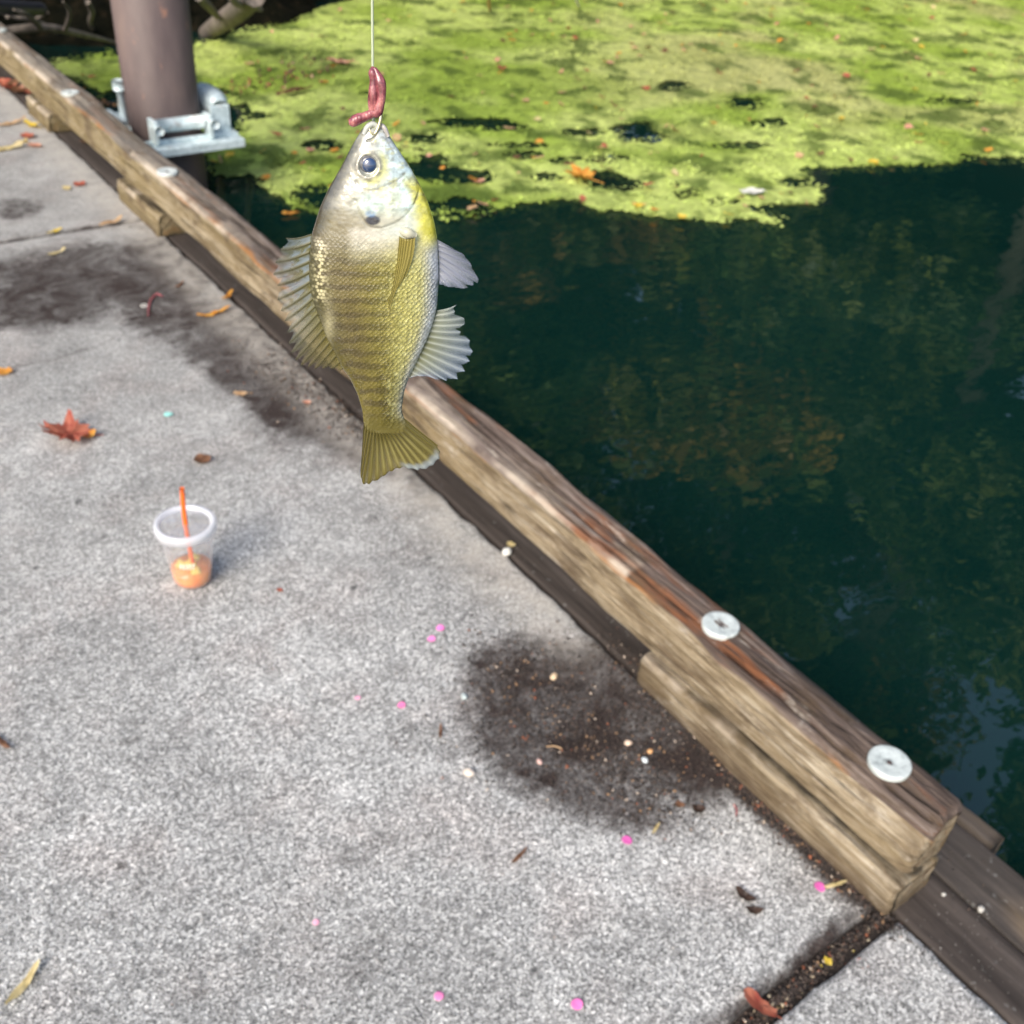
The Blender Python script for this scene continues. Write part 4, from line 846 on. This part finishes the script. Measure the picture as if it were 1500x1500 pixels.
for (x, y, s, c, lb) in [(918, 1232, 15, (.70, .13, .42), 'bright pink confetti dot below the soil stain'), (1200, 1300, 15, (.70, .13, .42), 'bright pink confetti dot near the end of the curb'),
                         (645, 921, 12, (.85, .22, .55), 'pink confetti dot in the pair above left of the soil stain, upper one'), (632, 937, 12, (.85, .25, .55), 'pink confetti dot in the pair above left of the soil stain, lower one'),
                         (588, 1034, 12, (.80, .20, .42), 'dark pink confetti dot left of the soil stain'), (643, 1460, 13, (.85, .25, .50), 'pink confetti dot at the bottom edge, left one'),
                         (845, 1472, 16, (.85, .20, .50), 'pink confetti dot at the bottom edge, right one'), (524, 1023, 9, (.78, .38, .52), 'faded pink confetti dot, farthest left of the pink ones'), (463, 1352, 9, (.78, .38, .5), 'faded pink confetti dot on the lower middle of the slab'), (247, 608, 13, (.35, .75, .68), 'pale turquoise confetti dot above the cup')]:
    p = P(x, y); r_ = s / 2 * np.linalg.norm(p - CAM) / FOC
    v, f = lathe_vf([(.0001, .0012), (r_ * .9, .0013), (r_, .0006), (r_ * .98, 0)], 20); v[:, 2] = v[:, 2] * .5 + .18 * v[:, 0] ** 2 / r_
    o = mesh('confetti', v, f, plain('paper ' + lb[:30], c, .5, .06)); o.location = (p[0], p[1], .0015); o.rotation_euler = (.05, .08, x); tag(o, lb, 'confetti')
# two bits of worm on the slab
def gw(pts, r_, label):
    V, F = tube_vf([np.append(P(x, y, .003)[:2], .003) for x, y in pts], r_, 30, 10); o = rel(mesh('worm', V, F, WORM), tuple(P(*pts[len(pts) // 2]))); tag(o, label, 'worm')
gw([(217, 464), (218, 450), (222, 438), (230, 431), (238, 434)], [.001, .0032, .0036, .004, .0034], 'pink worm piece hooked like a cane on the dark stained slab')
gw([(1078, 1196), (1079, 1186), (1075, 1178)], [.0010, .0018, .0012], 'short red worm piece near the curb at the lower right of the stain')
def twig(pts, r_, c, label, z=.003, name='twig', cat='twig'):
    V, F = tube_vf([np.append(P(x, y, z)[:2], z + .002) for x, y in pts], r_, 16, 7); tag(rel(mesh(name, V, F, lm(c)), tuple(P(*pts[0], z))), label, cat)
twig([(800, 1095), (812, 1094), (823, 1098)], .0012, 'tan', 'fine tan twig lying across the soil stain')
ring_p = P(211, 449)
v, f = tube_vf([(.008 * math.cos(a), .008 * math.sin(a), .002) for a in np.linspace(0, 6.2, 18)], .0016, 30, 8); o = mesh('ring', v, f, lm('white')); o.location = (ring_p[0], ring_p[1], .001); tag(o, 'tiny white ring on the dark stain beside the pink worm piece', 'ring')

# crumbs: soil and chips (uncountable)
def crumbs(name, blobs, n, smin, smax, cols, wts, z0=0.0, zj=.004, clip=None):
    pts = []
    tot = sum(b[-1] for b in blobs)
    for cx, cy, rx, ry, an, wt in blobs:
        m = int(n * wt / tot); q = rng.normal(size=(m, 2)) * .5
        x = q[:, 0] * rx; y = q[:, 1] * ry; c, s_ = math.cos(an), math.sin(an); pts.append(np.stack([cx + x * c - y * s_, cy + x * s_ + y * c], -1))
    pp = np.vstack(pts); W = np.array([P(a, b) for a, b in pp]); W[:, 2] = z0
    if clip: W = W[clip(W)]
    n = len(W); s = smin + (smax - smin) * rng.random(n) ** 2.5
    base = np.array([(1, 0, 0), (-.5, .8, 0), (-.5, -.8, 0), (.1, 0, 1)], float)
    Rn = rng.normal(size=(n, 3, 3)); Q, _ = np.linalg.qr(Rn); V = (base[None] * s[:, None, None] * rng.uniform(.5, 1.3, (n, 1, 3))) @ Q
    V = V + W[:, None, :] + np.stack([np.zeros(n), np.zeros(n), s * .4 + rng.random(n) * zj * .3], -1)[:, None, :]
    F = np.array([(0, 2, 1), (0, 1, 3), (1, 2, 3), (2, 0, 3)])[None] + (np.arange(n) * 4)[:, None, None]
    ci = rng.choice(len(cols), n, p=np.array(wts) / sum(wts)); cc = np.array(cols)[ci] * rng.uniform(.7, 1.3, (n, 1))
    return mesh(name, V.reshape(-1, 3), F.reshape(-1, 3), CRUMB, col=np.repeat(cc, 4, 0).clip(0, 1), kind='stuff', smooth=False)
CC = [(.03, .023, .02), (.055, .04, .033), (.10, .07, .055), (.33, .20, .11), (.55, .45, .36), (.35, .12, .06)]
crumbs('soil_crumbs', [(820, 1055, 150, 110, .35, 4), (920, 1120, 120, 70, .5, 3), (985, 1010, 110, 60, .78, 4), (760, 980, 60, 40, 0, 1), (1080, 1140, 150, 20, .78, 5), (1195, 1250, 150, 16, .76, 5), (985, 1000, 70, 50, .8, 3), (430, 560, 120, 45, .62, 2.5), (505, 605, 80, 30, .78, 1.5)],
       26000, .0006, .0042, CC, [6, 6, 3, .6, .3, .25], clip=lambda W: W[:, 0] < 1.05)
crumbs('ledge_soil', [(905, 950, 60, 20, .75, 2), (960, 1000, 50, 20, .75, 2), (1382, 1300, 90, 60, .3, .25)], 900, .0006, .003, CC, [5, 5, 3, .7, .5, .2], clip=lambda W: W[:, 0] > 1.05)
def jclip(y0, y1): return lambda W: (W[:, 1] > y0) & (W[:, 1] < y1) & (W[:, 0] < 1.055)
crumbs('joint_chips', [(1200, 1412, 130, 16, -.68, 3), (1130, 1475, 80, 16, -.68, 2), (1295, 1338, 40, 10, -.68, 1)], 3600, .0007, .0050, CC + [(.62, .52, .36), (.60, .22, .12), (.70, .55, .08)], [8, 8, 4, .6, .35, .4, .5, .35, .08], z0=-.016, clip=jclip(.305, .352))
crumbs('slab_grit', [(400, 1000, 700, 600, 0, 1), (900, 1300, 500, 300, 0, .5)], 1300, .0006, .0020, [(.04, .035, .03), (.55, .5, .45), (.3, .16, .1)], [5, 1.2, .5], clip=lambda W: (W[:, 0] < 1.03) & (W[:, 1] > .36))
crumbs('plank_grit', [(1420, 1370, 120, 60, .75, 1)], 260, .0006, .0016, [(.02, .02, .02), (.5, .48, .44)], [3, 1], z0=-.002, clip=lambda W: (W[:, 0] > 1.06) & (W[:, 0] < 1.28))

# ------------------------------------------------------------------ leaves floating on the duckweed
fl = putleaf(850, 262, 'maple', 46, .4, 'orange', 'large orange leaf floating near the front edge of the duckweed', z=WATER + .02, name='floating_leaf', curl=.2)
putleaf(1100, 284, 'oval', 34, 1.3, 'white', 'white upturned leaf floating at the front tip of the duckweed', z=WATER + .02, name='floating_leaf', curl=.1)
putleaf(432, 136, 'blade', 56, -1.3, 'brown', 'long brown leaf floating left of the worm', z=WATER + .02, name='floating_leaf', curl=.1)
putleaf(500, 92, 'oval', 30, 1.0, 'pink', 'pinkish leaf floating just left of the fishing line', z=WATER + .02, name='floating_leaf')
putleaf(424, 314, 'oval', 20, 1.3, 'orange', 'orange leaf on the dark water beside the duckweed edge left of the fish', z=WATER + .004, name='floating_leaf', curl=.1)
putleaf(365, 95, 'chip', 16, 0, 'tan', 'tan leaf scrap on duckweed right of the brown pile', z=WATER + .02, name='floating_leaf')
kinds = ['chip', 'chip', 'oval', 'blade']; cols = ['red', 'orange', 'tan', 'brown', 'pink', 'yellow', 'straw']
proto = {}
rs_ = np.random.default_rng(21); cnt = 0
while cnt < 290:
    x, y = rs_.uniform(95, 1500), 2 + 325 * rs_.random() ** 1.45
    if rs_.random() > .35 + .65 * (x > 700) and y < 200: continue
    sd_ = sdist(np.array([x]), np.array([y]))[0]
    if sd_ < 8 or (160 < x < 360 and y < 215): continue
    k_, c_ = kinds[rs_.integers(4)], cols[rs_.choice(7, p=[.2, .22, .16, .12, .18, .07, .05])]
    if (k_, c_) not in proto: proto[(k_, c_)] = mesh('floating_leaf', *leaf_vf(k_, .03, cnt + 3, .2), lm(c_)); o = proto[(k_, c_)]
    else: o = proto[(k_, c_)].copy(); COL.objects.link(o)
    p = P(x, y, WATER + .02); o.location = (p[0], p[1], WATER + .018 + .012 * rs_.random()); o.rotation_euler = (rs_.normal() * .2, rs_.normal() * .2, rs_.uniform(0, 6.28)); s_ = rs_.uniform(.35, 1.15); o.scale = (s_, s_, s_)
    where = (' left of the fishing line' if x < 545 else ' right of the fishing line' if x < 1000 else ' at the far right'); where = (', far back' if y < 110 else ', midway out' if y < 210 else ', near the front edge') + where
    word = {'red': 'red', 'orange': 'orange', 'tan': 'tan', 'brown': 'brown', 'pink': 'pinkish', 'yellow': 'yellow', 'straw': 'straw'}[c_]; kw = {'chip': 'ragged', 'oval': 'oval', 'blade': 'narrow'}[k_]
    tag(o, 'small %s %s leaf on the duckweed' % (kw, word) + where, 'leaf', 'small %s %s leaves on the duckweed' % (kw, word) + where); cnt += 1

# ------------------------------------------------------------------ bank: branches, roots, bushes
BARK = NT('grey bark'); BARK = BARK.fin(Base_Color=BARK.ramp(BARK.noise(1, 5, .6, BARK.map((30, 30, 8))), [(.3, (.08, .068, .055)), (.7, (.22, .185, .155))]), Roughness=.9, Normal=BARK.bump(BARK.noise(50, 5), .6, .01))
def W3(px, py, z): return P(px, py, z)
def branch(name, pts, rad, label, cat='branch', m=BARK, kids=()):
    V, F = tube_vf(pts, rad, 36, 9); parts = [(V, F)]
    for k_ in kids: parts.append(tube_vf(k_[0], k_[1], 16, 7))
    V, F = join(parts); return tag(rel(mesh(name, V, F, m), tuple(pts[0])), label, cat)
branch('bare_branch', [W3(-10, 48, .0), W3(60, 40, .02), W3(110, 48, -.05), W3(170, 62, -.2)], [.022, .020, .016, .008], 'long bare grey branch reaching over dark water left of the pile', kids=[([W3(60, 40, .02), W3(40, 22, .25), W3(20, 14, .3)], [.014, .010, .005]), ([W3(95, 45, -.02), W3(102, 20, .2), W3(92, 2, .4)], [.012, .009, .004])])
branch('bare_branch', [W3(10, 22, .1), W3(50, 30, .05), W3(82, 47, -.15)], [.016, .014, .010], 'forked bare branch crossing the long one at top left', kids=[([W3(50, 30, .05), W3(70, 18, .2)], [.010, .004])])
branch('bare_branch', [W3(128, 2, .3), W3(135, 18, .1), W3(132, 34, -.1), W3(140, 50, -.24)], [.012, .014, .012, .008], 'bare branch hanging down just left of the brown pile')
branch('log', [W3(302, 48, -.24), W3(322, 34, -.12), W3(350, 14, .02), W3(372, -8, .2)], [.045, .055, .06, .06], 'broken grey log slanting out of the bank right of the pile', 'log')
branch('bare_branch', [W3(290, -5, .3), W3(306, 10, .1), W3(318, 24, -.05)], [.02, .022, .018], 'short grey branch meeting the slanting log right of the pile')
branch('bare_branch', [W3(336, -6, .3), W3(350, 6, .15), W3(382, 14, .05)], [.016, .02, .012], 'thin branch lying across the top of the slanting log')
branch('bare_branch', [W3(716, -6, .0), W3(716, 5, -.12), W3(718, 17, -.26)], [.010, .012, .008], 'pale twig poking from the duckweed left at the top edge', m=lm('tan'))
branch('bare_branch', [W3(842, -6, .0), W3(845, 3, -.15), W3(849, 11, -.26)], [.008, .010, .006], 'pale twig poking from the duckweed right at the top edge', m=lm('white'))
branch('pipe', [W3(-15, 9, .3), W3(25, 12, .25), W3(60, 13, .2)], [.03, .03, .028], 'dark horizontal pipe half hidden in the bank at the top left corner', 'pipe', m=plain('dark pipe', (.03, .03, .04), .5))
def cloud(name, centre, rad, n, size, cols, seed, label, cat, group=None, m=None, trunk=None, squash=.8):
    r = np.random.default_rng(seed); th_ = thing(name, label, cat, (centre[0], centre[1], trunk[2] if trunk else centre[2]), group)
    nb = 16; bc = r.normal(size=(nb, 3)); bc /= np.linalg.norm(bc, axis=1)[:, None]; bc *= (r.random((nb, 1)) ** .45) * rad * .75; br = rad * r.uniform(.22, .42, nb)
    bi = r.integers(nb, size=n); q = r.normal(size=(n, 3)); q /= np.linalg.norm(q, axis=1)[:, None]; q *= (r.random((n, 1)) ** .4)
    c = bc[bi] + q * br[bi][:, None]; c[:, 2] *= squash; c += np.array(centre)
    s = size * r.uniform(.6, 1.3, n); A = r.normal(size=(n, 3)); A /= np.linalg.norm(A, axis=1)[:, None]; B = np.cross(A, r.normal(size=(n, 3))); B /= np.linalg.norm(B, axis=1)[:, None]
    V = np.stack([c - A * s[:, None], c + B * s[:, None] * .6, c + A * s[:, None], c - B * s[:, None] * .6], 1).reshape(-1, 3)
    cc = np.array(cols)[(bi + r.integers(2, size=n)) % len(cols)] * r.uniform(.6, 1.4, (n, 1))
    o = mesh('crown' if trunk else 'foliage', V, np.arange(4 * n).reshape(n, 4), m, th_, col=np.repeat(cc, 4, 0), smooth=False); o.data.transform(Matrix.Translation(-th_.location))
    if trunk:
        x, y, z0 = trunk; top_ = np.array(centre) + np.array([0, 0, rad * .3]); ps = [tube_vf([(x, y, z0 - .3), (x + .1, y - .1, z0 + (top_[2] - z0) * .5), tuple(top_)], [rad * .085, rad * .06, .03], 24, 10)]
        for k_ in range(7):
            st = np.array([x, y, z0 + (centre[2] - z0) * r.uniform(.5, .95)]); ps.append(tube_vf([st, (st + bc[k_] + np.array(centre)) / 2 + (0, 0, .2), bc[k_] * (1, 1, squash) + np.array(centre)], [rad * .035, rad * .02, .01], 14, 6))
        V, F = join(ps); o = mesh('trunk', V, F, BARK2, th_); o.data.transform(Matrix.Translation(-th_.location))
    return th_
BARK2 = plain('dark mossy bark', (.035, .034, .024), .9, .4, 12); FOL = m_vcol('foliage', .55, transl=.25); FOLT = m_vcol('tree leaves', .55, transl=.3)
G1 = [(.035, .060, .012), (.055, .085, .016), (.075, .095, .018), (.030, .050, .014)]; G2 = [(.07, .09, .015), (.12, .12, .02), (.05, .07, .015), (.16, .11, .02)]; G3 = [(.11, .075, .02), (.08, .09, .02), (.06, .08, .02), (.13, .09, .025)]
by_ = lambda x: float(bank_y(x))
bsh = [(1.5, .55, .02, .42, 500, 'low dark ferny bush at the foot of the bank left of the pile'), (2.95, .5, .05, .38, 450, 'low dark ferny bush at the foot of the bank right of the pile'), (.5, .6, .0, .45, 500, 'low dark ferny bush at the water edge by the far curb'), (3.9, .45, .0, .30, 350, 'small dark bush at the corner of the duckweed and the bank'), (1.0, .9, .55, .9, 900, 'dark green bush on the bank behind the bare branches'), (2.2, .75, .5, .8, 800, 'dark bush on the bank directly behind the pile'), (3.3, .8, .45, .75, 800, 'low dark bush above the slanting log'), (4.7, 1.0, .5, .9, 700, 'dark bush on the bank right of the log'), (-.4, 1.0, .6, 1.0, 700, 'dark bush on the bank at the far left')]
for i, (x, dy, z, rd, n, lb) in enumerate(bsh): cloud('bush', (x, by_(x) + dy, z + .25), rd, n * 3, .05, [(.012, .020, .006), (.020, .030, .008), (.03, .035, .008)], 50 + i, lb, 'bush', m=FOL)
trees = [(4.9, 9.7, 2.2, 1.7, G1), (3.3, 8.9, 2.0, 1.6, G1), (6.4, 10.6, 2.4, 1.8, G2), (5.8, 12.4, 7.2, 2.8, G1), (9.3, 12.0, 6.0, 2.8, G1), (7.9, 12.4, 7.4, 2.6, G1), (14.6, 8.0, 4.4, 2.4, G1), (13.6, 4.2, 8.0, 2.6, G1), (13.9, 1.8, 11.6, 2.0, G2), (13.2, 6.4, 12.4, 2.2, G1), (12.2, 9.0, 9.6, 2.6, G1), (14.2, .6, 8.6, 2.5, G1), (-1.5, 10.5, 6.0, 3.2, G1), (1.8, 9.2, 5.2, 3.0, G2), (4.6, 9.8, 4.2, 2.7, G1), (7.0, 11.4, 5.6, 3.2, G1), (9.3, 11.2, 3.6, 2.5, G3), (11.4, 10.6, 6.0, 3.2, G2), (13.2, 8.8, 3.8, 2.6, G1), (14.0, 9.4, 6.8, 2.6, G1), (14.6, 6.6, 6.8, 3.3, G1), (15.0, 4.0, 4.0, 2.8, G3), (15.8, 1.6, 6.6, 3.2, G2),
         (17.0, -.8, 4.2, 3.0, G1), (18.4, -3.6, 6.5, 3.4, G1), (3.2, 12.6, 9.0, 3.2, G1), (8.6, 13.8, 9.6, 3.4, G2), (13.0, 12.2, 10.2, 3.4, G1), (16.6, 9.0, 11.0, 3.5, G3), (17.6, 4.8, 10.6, 3.3, G1), (18.6, 1.2, 10.2, 3.2, G2), (19.6, -2.6, 10.5, 3.4, G1), (15.6, 7.4, 14.2, 2.8, G2), (17.4, 2.6, 14.6, 2.7, G1)]
for i, (x, ty, z, rd, g) in enumerate(trees):
    cloud('bank_tree', (x, ty, z), rd, 7500 if z < 8 else 4300, .14, [tuple(2.3 * q for q in c_) for c_ in g], 100 + i, '%s %s leafy tree on the far bank mirrored in the dark green water' % ('low' if z < 3 else 'mid height' if z < 8 else 'tall', {id(G1): 'dark green', id(G2): 'olive', id(G3): 'orange tinged'}[id(g)]), 'tree', 'trees on the far bank', FOLT, trunk=(x, ty, .6))
# dead leaves along the foot of the bank
crumbs('bank_litter', [(140, 84, 50, 5, 0, 1), (350, 62, 90, 18, -.3, 1.2), (440, 46, 60, 22, -.3, 1.0), (110, 95, 40, 5, 0, .6)], 260, .006, .022, [(.40, .20, .08), (.25, .10, .05), (.50, .34, .2), (.12, .07, .04)], [1, 1.2, .6, 2], z0=WATER + .03)
